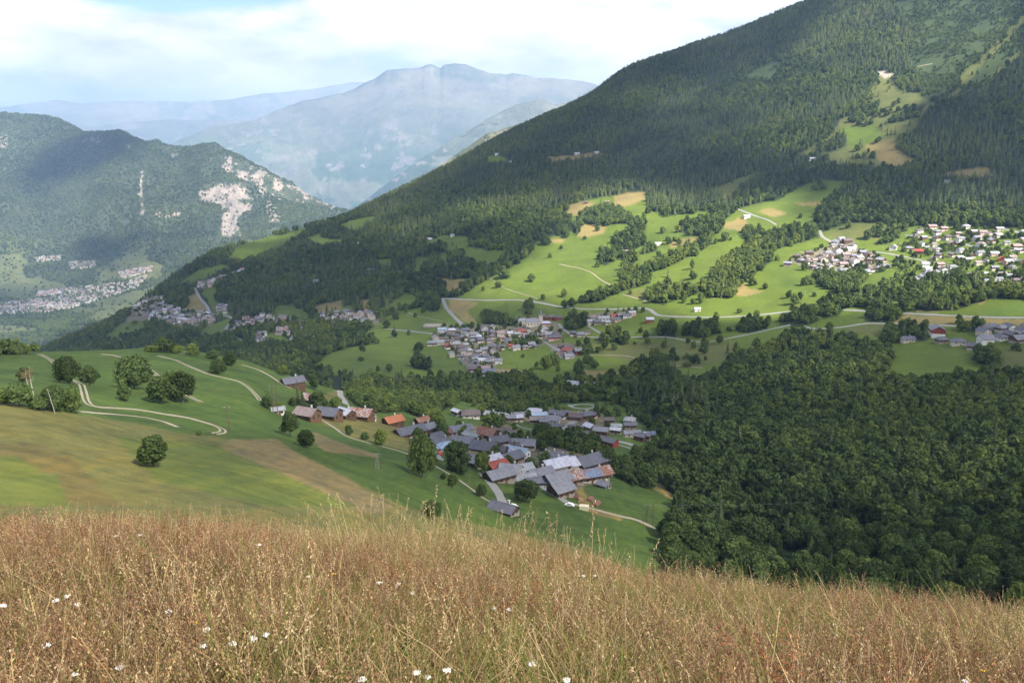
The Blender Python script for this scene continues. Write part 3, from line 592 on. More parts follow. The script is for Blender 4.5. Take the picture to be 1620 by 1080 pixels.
# ------------------------------------------------------------------ houses
def roof_mat(name, col, rust=0.0, lines=1.0, rough=.55):
    m, n = mat(name); P = n.tc.outputs['Object']; oi = n.new('ShaderNodeObjectInfo')
    a = n.noise(P, .6, 5, .65); s = n.new('ShaderNodeSeparateXYZ', {0: P})
    wv = n.math('SINE', n.math('MULTIPLY', s.outputs[0], 9.0 * lines)); 
    c = n.mix(n.ramp(a, [(.35, G(0)), (.65, G(1))]), tuple(x * 1.15 for x in col) + (1,), tuple(x * .72 for x in col) + (1,))
    c = n.mix(n.math('MULTIPLY', n.math('ADD', wv, 1.0), .09), c, (.03, .03, .03, 1))
    if rust:
        r = n.noise(P, .9, 4, .7); mp = n.new('ShaderNodeMapping', {0: P}); mp.inputs['Scale'].default_value = (1.6, .25, .25); st = n.noise(mp.outputs[0], 1.4, 3, .6)
        c = n.mix(n.ramp(n.math('ADD', n.math('MULTIPLY', r, .5), n.math('MULTIPLY', st, .5)), [(.56 - rust * .14, G(0)), (.60 - rust * .1, G(1))]), c, (.26, .09, .04, 1))
    c = n.mix(n.math('MULTIPLY', oi.outputs['Random'], .22), c, (.10, .09, .10, 1))
    n.put(n.bs.inputs['Base Color'], c); n.bs.inputs['Roughness'].default_value = rough; n.bs.inputs['Specular IOR Level'].default_value = .4
    bp = n.new('ShaderNodeBump', {'Height': wv, 'Strength': .5, 'Distance': .03}); n.put(n.bs.inputs['Normal'], bp.outputs[0]); return m
RM = {'slate': roof_mat('slate_roof', (.150, .150, .178), 0, .7), 'grey': roof_mat('grey_sheet_roof', (.25, .25, .275)), 'brown': roof_mat('brown_roof', (.15, .115, .11)), 'pale': roof_mat('pale_sheet_roof', (.37, .38, .39), rough=.4),
      'white': roof_mat('white_sheet_roof', (.57, .57, .64), rough=.35), 'blue': roof_mat('blue_roof', (.17, .25, .36), .25), 'lightblue': roof_mat('light_blue_roof', (.42, .54, .66), rough=.4), 'orange': roof_mat('orange_tile_roof', (.52, .17, .06), 0, 2),
      'red': roof_mat('red_roof', (.36, .08, .05), 0, 2), 'rust': roof_mat('rusted_roof', (.34, .28, .24), 1.0), 'rustwhite': roof_mat('rust_streaked_roof', (.55, .52, .50), .8), 'pinkish': roof_mat('pinkish_brown_roof', (.33, .25, .23)), 'green': roof_mat('green_roof', (.12, .42, .34))}
WM = {'cream': simple('cream_plaster', (.46, .415, .34), var=.12), 'white': simple('white_plaster', (.60, .585, .55), var=.08), 'stone': simple('rubble_stone', (.26, .23, .19), var=.35, scale=3), 'wood': simple('dark_timber', (.095, .055, .035), var=.35, scale=2),
      'brownwood': simple('brown_timber', (.125, .073, .042), var=.3, scale=2), 'redwood': simple('red_timber', (.22, .045, .03), var=.2), 'pink': simple('pink_plaster', (.50, .34, .29), var=.12)}
M_glass = simple('window_glass', (.025, .03, .035), rough=.15, var=.1, spec=.6); M_shut = simple('timber_door', (.14, .07, .035)); M_chim = simple('chimney_stone', (.5, .48, .45), var=.15)
RN = {'slate': 'dark slate', 'grey': 'grey', 'brown': 'brown', 'pale': 'pale grey', 'white': 'white metal', 'blue': 'blue', 'lightblue': 'light blue', 'orange': 'bright orange', 'red': 'red', 'rust': 'rusty', 'rustwhite': 'rust streaked', 'pinkish': 'pinkish brown', 'green': 'green'}
WN = {'cream': 'cream', 'white': 'white', 'stone': 'stone', 'wood': 'dark timber', 'brownwood': 'brown timber', 'redwood': 'red timber', 'pink': 'pink'}
ALLH = []; HPOS = []
def house_mb(L, Wd, H, rh, ov, hip=0.0):
    """walls (0 lower, 1 upper/gable) and roof boards of a gabled or hipped house; ridge along x"""
    wl = MB(); a, c = L / 2, Wd / 2; hm = H * .5
    wl.box((0, 0, (hm - 5) / 2), (a, c, (hm + 5) / 2), 0)
    wl.box((0, 0, (hm + H) / 2), (a + .04, c + .04, (H - hm) / 2), 1)
    if hip < .05:
        for sx in (-1, 1):
            x = sx * (a + .04); x2 = sx * (a - .2)
            wl.add([(x, -c, H), (x, c, H), (x, 0, H + rh), (x2, -c, H), (x2, c, H), (x2, 0, H + rh)], [(0, 1, 2), (5, 4, 3), (0, 2, 5, 3), (1, 4, 5, 2)], 1)
    rf = MB(); k = rh / c; e = c + ov; ze = H - ov * k; th = .22; ax = a + ov; hx = ax - hip * a
    for sy in (-1, 1):
        top = [(-ax, sy * e, ze + th), (ax, sy * e, ze + th), (hx, 0, H + rh + th), (-hx, 0, H + rh + th)]
        bot = [(x, y, z - th) for x, y, z in top]
        q = [(0, 1, 2, 3), (7, 6, 5, 4), (0, 4, 5, 1), (1, 5, 6, 2), (3, 7, 4, 0)]
        if sy > 0: q = [f[::-1] for f in q]
        rf.add(top + bot, q)
    if hip >= .05:
        for sx in (-1, 1):
            t3 = [(sx * ax, -e, ze + th), (sx * ax, e, ze + th), (sx * hx, 0, H + rh + th)]
            rf.add(t3 + [(x, y, z - th) for x, y, z in t3], [(0, 1, 2), (5, 4, 3), (0, 3, 4, 1)] if sx > 0 else [(2, 1, 0), (3, 4, 5), (1, 4, 3, 0)])
    else:
        rf.box((0, 0, H + rh + th + .02), (ax, .16, .05))
    return wl, rf
def house(px, py, L, Wd, roof='grey', lo='cream', hi=None, yaw=18, H=5.2, rh=None, name='house', hip=0.0, lod=0, chim=None, balc=False, where='AB', lab=None, group=None, at=None):
    hi = hi or lo; rh = rh or Wd * .24
    if at is None:
        h = pick(px, py, where)
        if h is None: return None
        if where == 'B': L *= .86; Wd *= .86; H *= .88
        Rr = h[0].length; h = pick(px, py + (H + rh * .5) * F * .93 / Rr, where) or h
        p = h[0]
    else: p = at
    ya = math.radians(yaw); root = empty(name, (p.x, p.y, p.z - .4), ya); HPOS.append((p.x, p.y, max(L, Wd) * .62))
    wl, rf = house_mb(L, Wd, H, rh, .35 + .06 * Wd, hip)
    wl.build('wall', [WM[lo], WM[hi]], root)
    r = rf.build('roof', RM[roof], root)
    if chim is None: chim = random.random() < (.6 if lod == 0 else .25)
    if chim:
        b = MB(); b.box((L * .18, Wd * .12, H + rh + .2), (.35, .35, 1.0), 0); b.box((L * .18, Wd * .12, H + rh + 1.26), (.45, .45, .07), 0); b.build('chimney', M_chim, r)
    if lod < 2:
        nw = max(2, int(L / (3.0 if lod == 0 else 4.5))); wn = 0
        for fl in ((1.7, 4.1) if (lod == 0 and H > 4.6) else (H * .62,)):
            for sy in ((-1, 1) if lod == 0 else (-1,)):
                for k in range(nw):
                    if random.random() < .25: continue
                    x = (k + .5) / nw * L - L / 2; b = MB(); b.box((x, sy * (Wd / 2 + .07), fl), (.5, .06, .62)); wo = b.build('window', M_glass, root); wn += 1
                    if lod == 0 and sy < 0:
                        f_ = MB()
                        for dx, dz, hx, hz_ in ((0, .68, .6, .06), (0, -.68, .66, .07), (-.55, 0, .06, .62), (.55, 0, .06, .62)): f_.box((x + dx, sy * (Wd / 2 + .1), fl + dz), (hx, .09, hz_))
                        f_.build('frame', M_shut, wo)
        for sx in (-1, 1):
            if lod == 0 or sx < 0:
                for yy in (-Wd * .22, Wd * .22): b = MB(); b.box((sx * (L / 2 + .1), yy, H * .62), (.06, .5, .6)); b.build('window', M_glass, root)
        b = MB(); b.box((L * .08, -(Wd / 2 + .08), 1.15), (.55, .07, 1.15)); d = b.build('door', M_shut, root)
        if lod == 0: b = MB(); b.box((L * .08 + .38, -(Wd / 2 + .18), 1.15), (.06, .04, .1)); b.build('handle', M_chim, d)
    if balc:
        b = MB(); b.box((0, -Wd / 2 - .7, 2.75), (L * .45, .7, .08)); b.box((0, -Wd / 2 - 1.36, 3.3), (L * .45, .05, .08))
        for k in range(9): b.box((-L * .45 + k * L * .9 / 8, -Wd / 2 - 1.36, 3.05), (.06, .04, .35))
        b.build('balcony', WM['brownwood'], root)
    tag(root, lab, {'barn': 'barn', 'shed': 'shed', 'chalet': 'chalet'}.get(name, 'house'), group)
    ALLH.append((root, p, roof, lo, hi, px, py, name, lab)); return root
ORD = ['first', 'second', 'third', 'fourth', 'fifth', 'sixth', 'seventh', 'eighth', 'ninth', 'tenth', 'eleventh', 'twelfth', 'thirteenth', 'fourteenth', 'fifteenth', 'sixteenth', 'seventeenth', 'eighteenth', 'nineteenth', 'twentieth']
ROWN = ['front', 'second', 'third', 'fourth', 'fifth', 'sixth', 'seventh', 'eighth', 'ninth', 'tenth', 'eleventh', 'twelfth']
def ordinal_labels(items, zone, per=12, prop=None):
    """items: (obj, look, px, py): names each by look, row from the front and place in the row"""
    items = sorted(items, key=lambda t_: -t_[3]); nr = max(1, round(len(items) / per)); k = math.ceil(len(items) / nr)
    for r in range(nr):
        row = sorted(items[r * k:(r + 1) * k], key=lambda t_: t_[2])
        for i, (o, look, *_r) in enumerate(row):
            rn_ = 'rear' if (r == nr - 1 and nr > 1) else ROWN[min(r, 11)]; zone_ = zone.replace('the ', '', 1) if nr > 1 else zone
            o['label'] = f"{look}, {ORD[min(i, 19)]} from left, {rn_} row of {zone_}" if nr > 1 else f"{look}, {ORD[min(i, 19)]} from left in {zone_}"
HAM = 'stone and timber houses of the near hamlet'
for a in [
 (622,661,11,9,'orange','wood','wood',24,'barn','dark timber barn with bright orange roof above the near hamlet'), (649,678,17,9,'slate','white','brownwood',24,'house','long dark slate roofed white house with skylights below the orange roofed barn'),
 (668,662,9,7,'rust','stone','wood',24,'barn','barn with half rusted metal roof behind the long slate roofed house'), (675,673,10,8,'grey','wood','wood',24,'barn','timber barn with plain grey roof right of the long slate roofed house'),
 (690,686,8,7,'slate','stone','wood',30,'shed','small slate roofed shed at the top of the village street'), (698,695,12,8,'grey','stone','stone',-35,'house','stone house with grey roof beside the village street and pale blue roof'),
 (707,701,9,7,'lightblue','stone','cream',10,'house','low building with pale blue pyramid roof facing the village street'), (704,681,8,6,'rust','cream','brownwood',15,'shed','shed with rusty orange roof behind the village street'),
 (728,675,15,9,'grey','cream','cream',10,'house','tall cream house with broad blue grey roof at the back of the hamlet'), (733,693,13,9,'grey','stone','wood',-15,'barn','grey roofed barn just in front of the tall cream house'),
 (747,686,13,6,'pale','cream','wood',-62,'barn','narrow pale grey roof running away behind the light blue roof'), (752,698,8,7,'lightblue','stone','stone',-15,'shed','shed with gleaming light blue roof in the middle of the hamlet'),
 (772,680,13,11,'rust','cream','wood',-40,'house','broad house with brown rust patched roof at the back of the hamlet'), (800,679,10,10,'brown','cream','cream',10,'house','square cream house with hipped brown roof and two storeys'),
 (767,702,15,11,'slate','brownwood','brownwood',-28,'barn','large brown timber barn with dark roof in the middle of the hamlet'), (788,692,12,9,'slate','cream','wood',12,'house','slate roofed house behind the large brown timber barn'),
 (789,707,9,8,'slate','stone','wood',-30,'barn','small slate roofed barn right of the large brown timber barn'), (797,709,7,6,'pale','pink','pink',-25,'shed','small pinkish shed with pale roof in the middle of the hamlet'),
 (828,697,15,9,'grey','cream','brownwood',-12,'house','cream house with long grey roof and brown balcony on the right'), (812,701,8,7,'brown','stone','wood',-5,'shed','brown roofed shed left of the cream house with long grey roof'),
 (820,710,12,9,'lightblue','white','white',-38,'house','white gabled house with pale blue grey roof above the dark flat roof'), (806,719,15,9,'slate','stone','wood',28,'barn','broad barn with very dark roof next to the rust red roof'),
 (776,723,11,8,'white','stone','wood',22,'barn','barn with shining white metal roof beside the rust red roof'), (786,731,10,7,'red','wood','wood',22,'barn','barn with plain rust red roof beside the shining white one'),
 (790,745,14,9,'grey','stone','wood',22,'barn','grey roofed barn at the head of the lower lane'), (808,738,10,9,'pale','cream','cream',-20,'house','pale roofed house between the dark barn and the lower lane'),
 (822,738,13,9,'pale','stone','cream',12,'house','pale blue grey roofed house in the lower middle of the hamlet'), (829,751,10,7,'pale','stone','brownwood',12,'shed','low shed with light grey roof near the front trees'),
 (753,724,9,8,'grey','stone','wood',-50,'barn','grey blue roof half hidden behind the big round tree'), (740,700,9,7,'brown','brownwood','brownwood',15,'shed','brown timber shed beneath the light blue roof'),
 (862,715,7,5,'pinkish','wood','wood',22,'shed','tiny shed with pinkish tan roof behind the white roofed house'), (874,717,10,7,'slate','stone','wood',15,'barn','slate roofed barn between the tiny shed and wood'),
 (879,729,15,11,'white','cream','stone',16,'house','big stone house with whitish lilac roof in the lower hamlet'), (897,728,9,11,'white','cream','cream',16,'house','cream annexe with white roof joined to the whitish lilac roof'),
 (888,720,7,5,'green','stone','wood',10,'shed','small shed with bright green sheet roof'), (900,722,10,8,'slate','wood','wood',-30,'barn','dark roofed barn left of the largest dark roofed building'),
 (932,723,19,13,'slate','wood','wood',22,'barn','largest barn with a broad dark slate roof at the hamlet end'), (854,744,13,9,'grey','stone','wood',18,'barn','barn with light green grey roof left of the lower cluster'),
 (880,751,13,10,'grey','wood','wood',20,'barn','dark timber barn with even grey roof in the lower cluster'), (901,749,12,10,'rustwhite','stone','wood',16,'barn','barn with rust striped whitish roof in the lower cluster'),
 (928,746,14,9,'blue','cream','wood',10,'house','house with sky blue roof and cream walls in the lower cluster'), (945,744,10,9,'rust','stone','wood',12,'barn','barn with rust brown and white roof right of the blue roof'), (954,740,7,10,'rustwhite','stone','stone',12,'shed','outermost shed with pale rusty roof right of the blue roof'),
 (887,767,10,9,'grey','stone','wood',22,'barn','small two storey barn with grey roof nearest the gravel lane'), (955,762,6,5,'grey','stone','stone',-50,'shed','ruined little stone shed below the rusty roof'), (797,798,11,7,'slate','stone','wood',-40,'shed','lone shed with slate roof beside the lower lane'),
 (866,757,8,6,'slate','stone','wood',-25,'shed','low slate roofed shed between two lower barns'), (844,757,7,6,'slate','wood','wood',5,'shed','dark little shed left of the lower cluster of barns'),
 (464,600,13,9,'slate','wood','brownwood',20,'house','timber house with dark slate roof beside the upper grassy track'), (494,627,11,8,'rustwhite','stone','wood',-38,'barn','barn with red and white patched roof among the trees'),
 (487,649,11,9,'pinkish','brownwood','brownwood',-32,'house','timber house with pinkish brown roof where the track begins'), (521,649,12,10,'slate','brownwood','brownwood',-22,'house','brown timber house with steep blue black roof'),
 (547,649,10,8,'white','wood','wood',-50,'barn','dark timber barn with one white roof slope showing'), (571,650,14,11,'rustwhite','brownwood','brownwood',-18,'house','orange brown house under a patched whitish roof'), (584,657,7,6,'white','white','white',-18,'shed','small white shed against the patched roof house'),
 (440,645,6,4,'pale','white','white',10,'shed','tiny white shed below the two wooden poles on the hill')]:
    px, py, L, Wd, rf_, lo, hi, yaw, nm, lab = a
    yaw = yaw + 14 if yaw > 0 else yaw * .8
    house(px, py, L * .93, Wd * .92, rf_, lo, hi, yaw, H=(2.4 if nm == 'shed' else 4.3), rh=Wd * .25, name=nm, hip=.95 if 'pyramid' in lab or 'hipped' in lab else 0, where='A', lab=lab, group=HAM, balc='balcony' in lab)
V2 = 'houses of the second hamlet behind the trees'; it = []
for a in [(723,648,9,6,'white','white','wood',-50),(745,650,15,12,'brown','white','cream',5,.6),(777,652,10,9,'pale','wood','wood',-25),(793,654,11,9,'pale','stone','cream',-20,.6),(807,657,9,8,'grey','stone','wood',5),(821,653,9,7,'grey','stone','wood',10),(818,657,10,7,'white','cream','wood',15),
 (845,647,13,9,'white','white','cream',-12,.5),(853,653,14,7,'lightblue','cream','wood',8),(849,660,12,8,'pinkish','stone','wood',5),(873,659,14,12,'grey','white','white',-10,.4),(884,651,16,9,'slate','white','wood',-38),(895,650,8,7,'slate','wood','wood',-10),(911,655,12,9,'brown','brownwood','brownwood',-12),
 (926,653,11,9,'slate','wood','wood',20),(934,652,12,8,'slate','pink','wood',-30),(876,671,13,6,'slate','stone','wood',5),(906,673,8,6,'brown','redwood','redwood',0),(914,675,8,6,'pale','wood','wood',-20),(933,671,9,8,'white','wood','wood',-52),(951,677,12,9,'grey','brownwood','brownwood',-18),
 (963,694,13,8,'slate','redwood','redwood',-40),(975,671,9,6,'pale','stone','wood',-10),(974,677,9,6,'white','stone','wood',-20),(996,661,10,9,'pale','white','brownwood',-12,.5),(997,669,11,7,'slate','stone','brownwood',0),(1000,682,14,7,'grey','cream','cream',4),(1012,687,9,6,'slate','wood','wood',-30),
 (1020,686,9,6,'slate','stone','wood',-20),(1027,684,10,7,'white','stone','wood',10),(918,683,13,9,'slate','stone','wood',-10),(963,661,9,7,'brown','stone','wood',0),(861,663,8,7,'grey','stone','wood',0)]:
    px, py, L, Wd, rf_, lo, hi, yaw = a[:8]
    o = house(px, py, L * .85, Wd * .85, rf_, lo, hi, yaw, H=4.6, name='house', hip=a[8] if len(a) > 8 else 0, where='A', group=V2, lod=1)
    if o: it.append((o, f"{RN[rf_]} roofed {WN[lo]} walled house", px, py))
ordinal_labels(it, 'the second hamlet', 11)
# the further villages: sites read off the slope, each house its own roof and walls
def village(polys, n, dmin, zone, group, size=(8, 13), yaw=(0, 25), roofs=(('grey', 4), ('slate', 4), ('pinkish', 2), ('brown', 3), ('pale', 2), ('white', 1), ('red', .6)), walls=(('cream', 3), ('white', 2), ('pink', 1.5), ('stone', 1)), up=(('wood', 2), ('brownwood', 2), (None, 3)), fixed=(), H=(4.2, 6.2), name='house', per=12):
    it = []; used = []
    def wc(c): return random.choices([a for a, _ in c], [b for _, b in c])[0]
    def put(px, py, L=None, Wd=None, rf_=None, lo=None, hi=None, yw=None, nm=None, lab=None, H_=None, balc=False):
        L = L or random.uniform(*size); Wd = Wd or L * random.uniform(.68, .9); rf_ = rf_ or wc(roofs); lo = lo or wc(walls); hi = hi or wc(up) or lo
        yw = yw if yw is not None else random.choice((random.uniform(*yaw), random.uniform(*yaw) + 90, random.uniform(*yaw)))
        o = house(px, py, L, Wd, rf_, lo, hi, yw, H=H_ or random.uniform(*H), name=nm or name, hip=random.choice((0, 0, 0, .5)), where='B', group=group, lod=1, lab=lab, balc=balc)
        if o and not lab: it.append((o, f"{RN[rf_]} roofed {WN[lo]} walled {nm or name}", px, py))
    for fx in fixed: put(**fx); used.append((fx['px'], fx['py']))
    k = 0; tries = 0
    while k < n and tries < 20000:
        tries += 1; pl = random.choice(polys); xs = [p[0] for p in pl]; ys = [p[1] for p in pl]
        px, py = random.uniform(min(xs), max(xs)), random.uniform(min(ys), max(ys))
        if not inpoly(np.array([px]), np.array([py]), pl)[0]: continue
        if any(((px - a) / dmin) ** 2 + ((py - b) / (dmin * .62)) ** 2 < 1 for a, b in used): continue
        put(px, py); used.append((px, py)); k += 1
    ordinal_labels(it, zone, per)
village([[(684,535),(700,518),(740,517),(790,512),(815,515),(840,520),(862,522),(882,520),(880,533),(858,543),(830,548),(798,548),(785,560),(775,572),(766,588),(742,588),(738,572),(716,560),(704,547)]] * 4 + [[(868,548),(890,542),(908,550),(903,562),(884,562)]], 82, 7.6, 'the church village', 'houses of the village with the church',
        fixed=[dict(px=827, py=505, L=15, Wd=11, rf_='pale', lo='cream', hi='cream', yw=5, H_=8, lab='large cream house with pale roof left of the village church'), dict(px=859, py=499, L=10, Wd=9, rf_='brown', lo='redwood', hi='redwood', yw=5, nm='chalet', lab='left of three red timber chalets in line above the church village'),
               dict(px=872, py=499, L=9, Wd=9, rf_='slate', lo='redwood', hi='redwood', yw=5, nm='chalet', lab='middle of three red timber chalets in line above the church village'), dict(px=884, py=500, L=10, Wd=9, rf_='brown', lo='redwood', hi='redwood', yw=5, nm='chalet', lab='right of three red timber chalets in line above the church village'),
               dict(px=864, py=509, L=14, Wd=9, rf_='white', lo='pink', hi='redwood', yw=5), dict(px=862, py=518, L=9, Wd=8, rf_='pale', lo='cream'), dict(px=877, py=531, L=20, Wd=9, rf_='slate', lo='pink', hi='redwood', yw=8), dict(px=915, py=552, L=12, Wd=10, rf_='grey', lo='redwood', yw=15), dict(px=700, py=519, L=15, Wd=8, rf_='lightblue', lo='white', yw=0),
               dict(px=715, py=520, L=13, Wd=9, rf_='white', lo='cream', yw=0), dict(px=684, py=540, L=16, Wd=10, rf_='grey', lo='cream', yw=0), dict(px=774, py=584, L=15, Wd=9, rf_='blue', lo='cream', yw=-8), dict(px=789, py=568, L=10, Wd=8, rf_='grey', lo='white', yw=0), dict(px=763, py=567, L=9, Wd=9, rf_='white', lo='white', yw=0)])
village([[(930,500),(960,496),(1000,492),(998,500),(960,510),(935,510)], [(905,522),(930,522),(930,528),(905,528)]], 10, 9, 'the upper road row', 'houses by the upper valley road',
        fixed=[dict(px=955, py=501, L=17, Wd=11, rf_='pale', lo='white', yw=0), dict(px=1028, py=503, L=11, Wd=9, rf_='white', lo='redwood', hi='wood', yw=0), dict(px=938, py=500, L=12, Wd=10, rf_='pinkish', lo='white', yw=0), dict(px=992, py=497, L=13, Wd=8, rf_='slate', lo='white', yw=0)])
FARMS = 'lone farm buildings on the slopes'
for px, py, L, Wd, rf_, lo, hi, yw, lab in [(907,604,13,11,'white','brownwood','wood',-12,'farmhouse with pale lilac roof above the stream wood'),(914,609,13,8,'white','cream','wood',-8,'lower annexe of the farmhouse above the stream wood'),(936,606,15,11,'white','wood','wood',-8,'dark timber barn with pale lilac roof above the stream wood'),
   (1181,341,14,9,'white','white','white',10,'white farmhouse beside the road bend high on the sunny slope'),(1041,384,13,7,'white','white','white',10,'white roofed farm among trees on the sunny slope'),(992,396,20,8,'pinkish','pink','wood',-40,'long pinkish farm building under trees on the sunny slope'),(1103,487,9,7,'white','white','white',0,'tiny white cabin alone in the sunlit meadow'),
   (961,318,10,8,'pinkish','wood','wood',0,'small chalet at the top edge of the sunlit meadow'),(927,319,9,7,'brown','wood','wood',0,'low brown hut left of the small chalet at meadow top'),(679,377,16,9,'white','white','pink',0,'pale farmhouse at the left end of the upper clearings'),(716,371,10,8,'pale','white','white',0,'pale farmhouse beside a dark tree in the upper clearings'),
   (587,425,16,8,'pale','cream','cream',0,'pale roofed farm in the wooded left slope'),(500,443,15,9,'white','white','white',0,'white roofed house alone deep in the left woods'),(913,242,16,8,'white','white','white',0,'left white hut on the high dry clearing'),(944,240,12,8,'white','white','white',0,'right white hut on the high dry clearing'),(786,243,12,8,'white','white','white',0,'white hut at the top of the small high green meadow'),(808,255,12,8,'white','white','white',0,'white hut at the right end of the small high green meadow'),
   (1285,250,22,9,'white','white','white',0,'long white hut beside the high clearing'),(1498,286,10,7,'pale','white','white',0,'white hut in the forest right of the high clearing'),(682,463,5,5,'white','white','white',0,'tiny white chapel on the dry slope above the bend'),(568,383,9,7,'pale','white','white',0,'small pale house by the upper left meadows'),(529,345,9,7,'pale','white','white',0,'small pale house beside the highest left meadow')]:
    house(px, py, L, Wd, rf_, lo, hi, yw, H=4.5, name='farmhouse' if 'farm' in lab else 'hut', where='B', lab=lab, group=FARMS, lod=1)
SUNR = (('pinkish', 4), ('pale', 3), ('brown', 3), ('grey', 3), ('white', 1))
village([[(1262,408),(1290,400),(1330,392),(1370,398),(1400,412),(1405,420),(1370,428),(1330,430),(1290,424)]] * 3 + [[(1310,388),(1325,374),(1348,380),(1352,392),(1325,394)]], 40, 9.5, 'the round village', 'houses of the round village', size=(10, 15), roofs=SUNR,
        fixed=[dict(px=1340, py=379, L=17, Wd=12, rf_='brown', lo='brownwood', hi='wood', yw=10), dict(px=1328, py=400, L=12, Wd=9, rf_='grey', lo='white', hi='white', yw=5), dict(px=1346, py=392, L=14, Wd=10, rf_='white', lo='white', yw=0), dict(px=1260, py=403, L=13, Wd=9, rf_='brown', lo='wood', yw=-25), dict(px=1280, py=398, L=14, Wd=9, rf_='brown', lo='wood', yw=0), dict(px=1246, py=415, L=13, Wd=9, rf_='grey', lo='stone', hi='wood', yw=-20),
               dict(px=1413, py=389, L=18, Wd=12, rf_='pale', lo='white', hi='white', yw=60), dict(px=1437, py=391, L=14, Wd=10, rf_='grey', lo='stone', hi='wood', yw=0), dict(px=1453, py=396, L=14, Wd=11, rf_='red', lo='brownwood', hi='redwood', yw=-25)])
village([[(1436,372),(1444,362),(1475,355),(1560,357),(1640,368),(1640,440),(1560,445),(1520,438),(1450,424),(1470,405),(1460,385)]], 56, 11.5, 'the chalet village', 'chalets scattered on the upper right slope', size=(9, 13), roofs=SUNR, walls=(('white', 3), ('cream', 3), ('pink', 1), ('brownwood', 1)), name='chalet', yaw=(-5, 15),
        fixed=[dict(px=1474, py=357, L=15, Wd=11, rf_='pinkish', lo='white', hi='redwood', yw=5), dict(px=1493, py=360, L=12, Wd=9, rf_='pinkish', lo='pink', yw=0), dict(px=1506, py=384, L=15, Wd=12, rf_='pinkish', lo='pink', hi='brownwood', yw=80), dict(px=1584, py=408, L=12, Wd=10, rf_='orange', lo='redwood', yw=70), dict(px=1555, py=433, L=14, Wd=9, rf_='white', lo='white', yw=0), dict(px=1565, py=444, L=15, Wd=11, rf_='grey', lo='cream', yw=0)])
for k, (px, py) in enumerate([(1447,441),(1455,437),(1463,433),(1471,430),(1480,430)]):
    house(px, py, 16, 13, 'grey', 'white', 'white', 60, H=5, name='house', where='B', lod=1, lab=f"{ORD[k]} from left of the stepped grey roofed terrace blocks above the wood", group='stepped terrace blocks')
village([[(1538,523),(1560,514),(1640,514),(1640,535),(1600,538),(1555,530)]], 9, 13, 'the right edge hamlet', 'houses of the hamlet at the right edge', size=(10, 14), roofs=(('slate', 5), ('grey', 3), ('white', 1)),
        fixed=[dict(px=1482, py=519, L=18, Wd=15, rf_='grey', lo='white', hi='redwood', yw=75, H_=9, nm='chalet', lab='tall red timber chalet with white base in the right hand hamlet', balc=True), dict(px=1436, py=534, L=14, Wd=9, rf_='slate', lo='cream', yw=0), dict(px=1489, py=535, L=12, Wd=9, rf_='slate', lo='stone', yw=10), dict(px=1516, py=538, L=15, Wd=9, rf_='slate', lo='cream', yw=-10), dict(px=1558, py=534, L=14, Wd=12, rf_='grey', lo='white', hi='white', yw=0, H_=9, nm='house', lab='tall white house with slate roof in the right hand hamlet'),
               dict(px=1541, py=545, L=15, Wd=10, rf_='slate', lo='cream', hi='redwood', yw=-28, nm='chalet', lab='low red chalet left of the tall white house'), dict(px=1613, py=533, L=20, Wd=13, rf_='grey', lo='stone', hi='wood', yw=15)])
# church
h = pick(843, 516, 'B')[0]; ch = empty('church', (h.x, h.y, h.z - .5), math.radians(8)); HPOS.append((h.x, h.y, 14))
wl, rf = house_mb(20, 10, 8, 4.5, .6); wl.build('wall', [WM['cream'], WM['cream']], ch); rf.build('roof', RM['grey'], ch)
b = MB(); b.box((11.5, 0, 6), (2.4, 2.4, 11)); b.build('tower', WM['cream'], ch)
b = MB(); b.add([(8.8, -2.7, 17), (14.2, -2.7, 17), (14.2, 2.7, 17), (8.8, 2.7, 17), (11.5, 0, 27)], [(0, 1, 4), (1, 2, 4), (2, 3, 4), (3, 0, 4), (3, 2, 1, 0)]); b.build('spire', RM['slate'], ch)
for k in range(4): b = MB(); b.box((-7 + k * 4.5, -5.1, 4.6), (.5, .08, 1.3)); b.build('window', M_glass, ch)
for yy in (-2.45, 2.45): b = MB(); b.box((11.5, yy, 15), (.6, .06, 1)); b.build('louvre', M_glass, ch)
tag(ch, 'cream church with grey roof and slender bell tower in the village', 'church')
# walled graveyard beside the village
h = pick(693, 515, 'B')[0]; g_ = empty('graveyard', (h.x, h.y, h.z), 0); 
b = MB()
for c_, h_ in (((0, 11, .3), (22, .3, 1.3)), ((0, -11, -.3), (22, .3, 1.3)), ((-22, 0, 0), (.3, 10.7, 1.5)), ((22, 0, 0), (.3, 10.7, 1.5))): b.box(c_, h_)
b.build('wall', WM['stone'], g_); b = MB(); b.box((0, 0, -1), (21.6, 10.6, 1.4)); b.build('gravel', M_track, g_)
for i in range(22): b = MB(); b.box((-18 + (i % 11) * 3.6, -5 + (i // 11) * 8, .9), (.5, .9, .35)); b.box((-18 + (i % 11) * 3.6, -4.2 + (i // 11) * 8, 1.3), (.5, .12, .6)); b.build('gravestone', M_chim, g_)
tag(g_, 'walled gravel graveyard at the left end of the church village', 'graveyard')
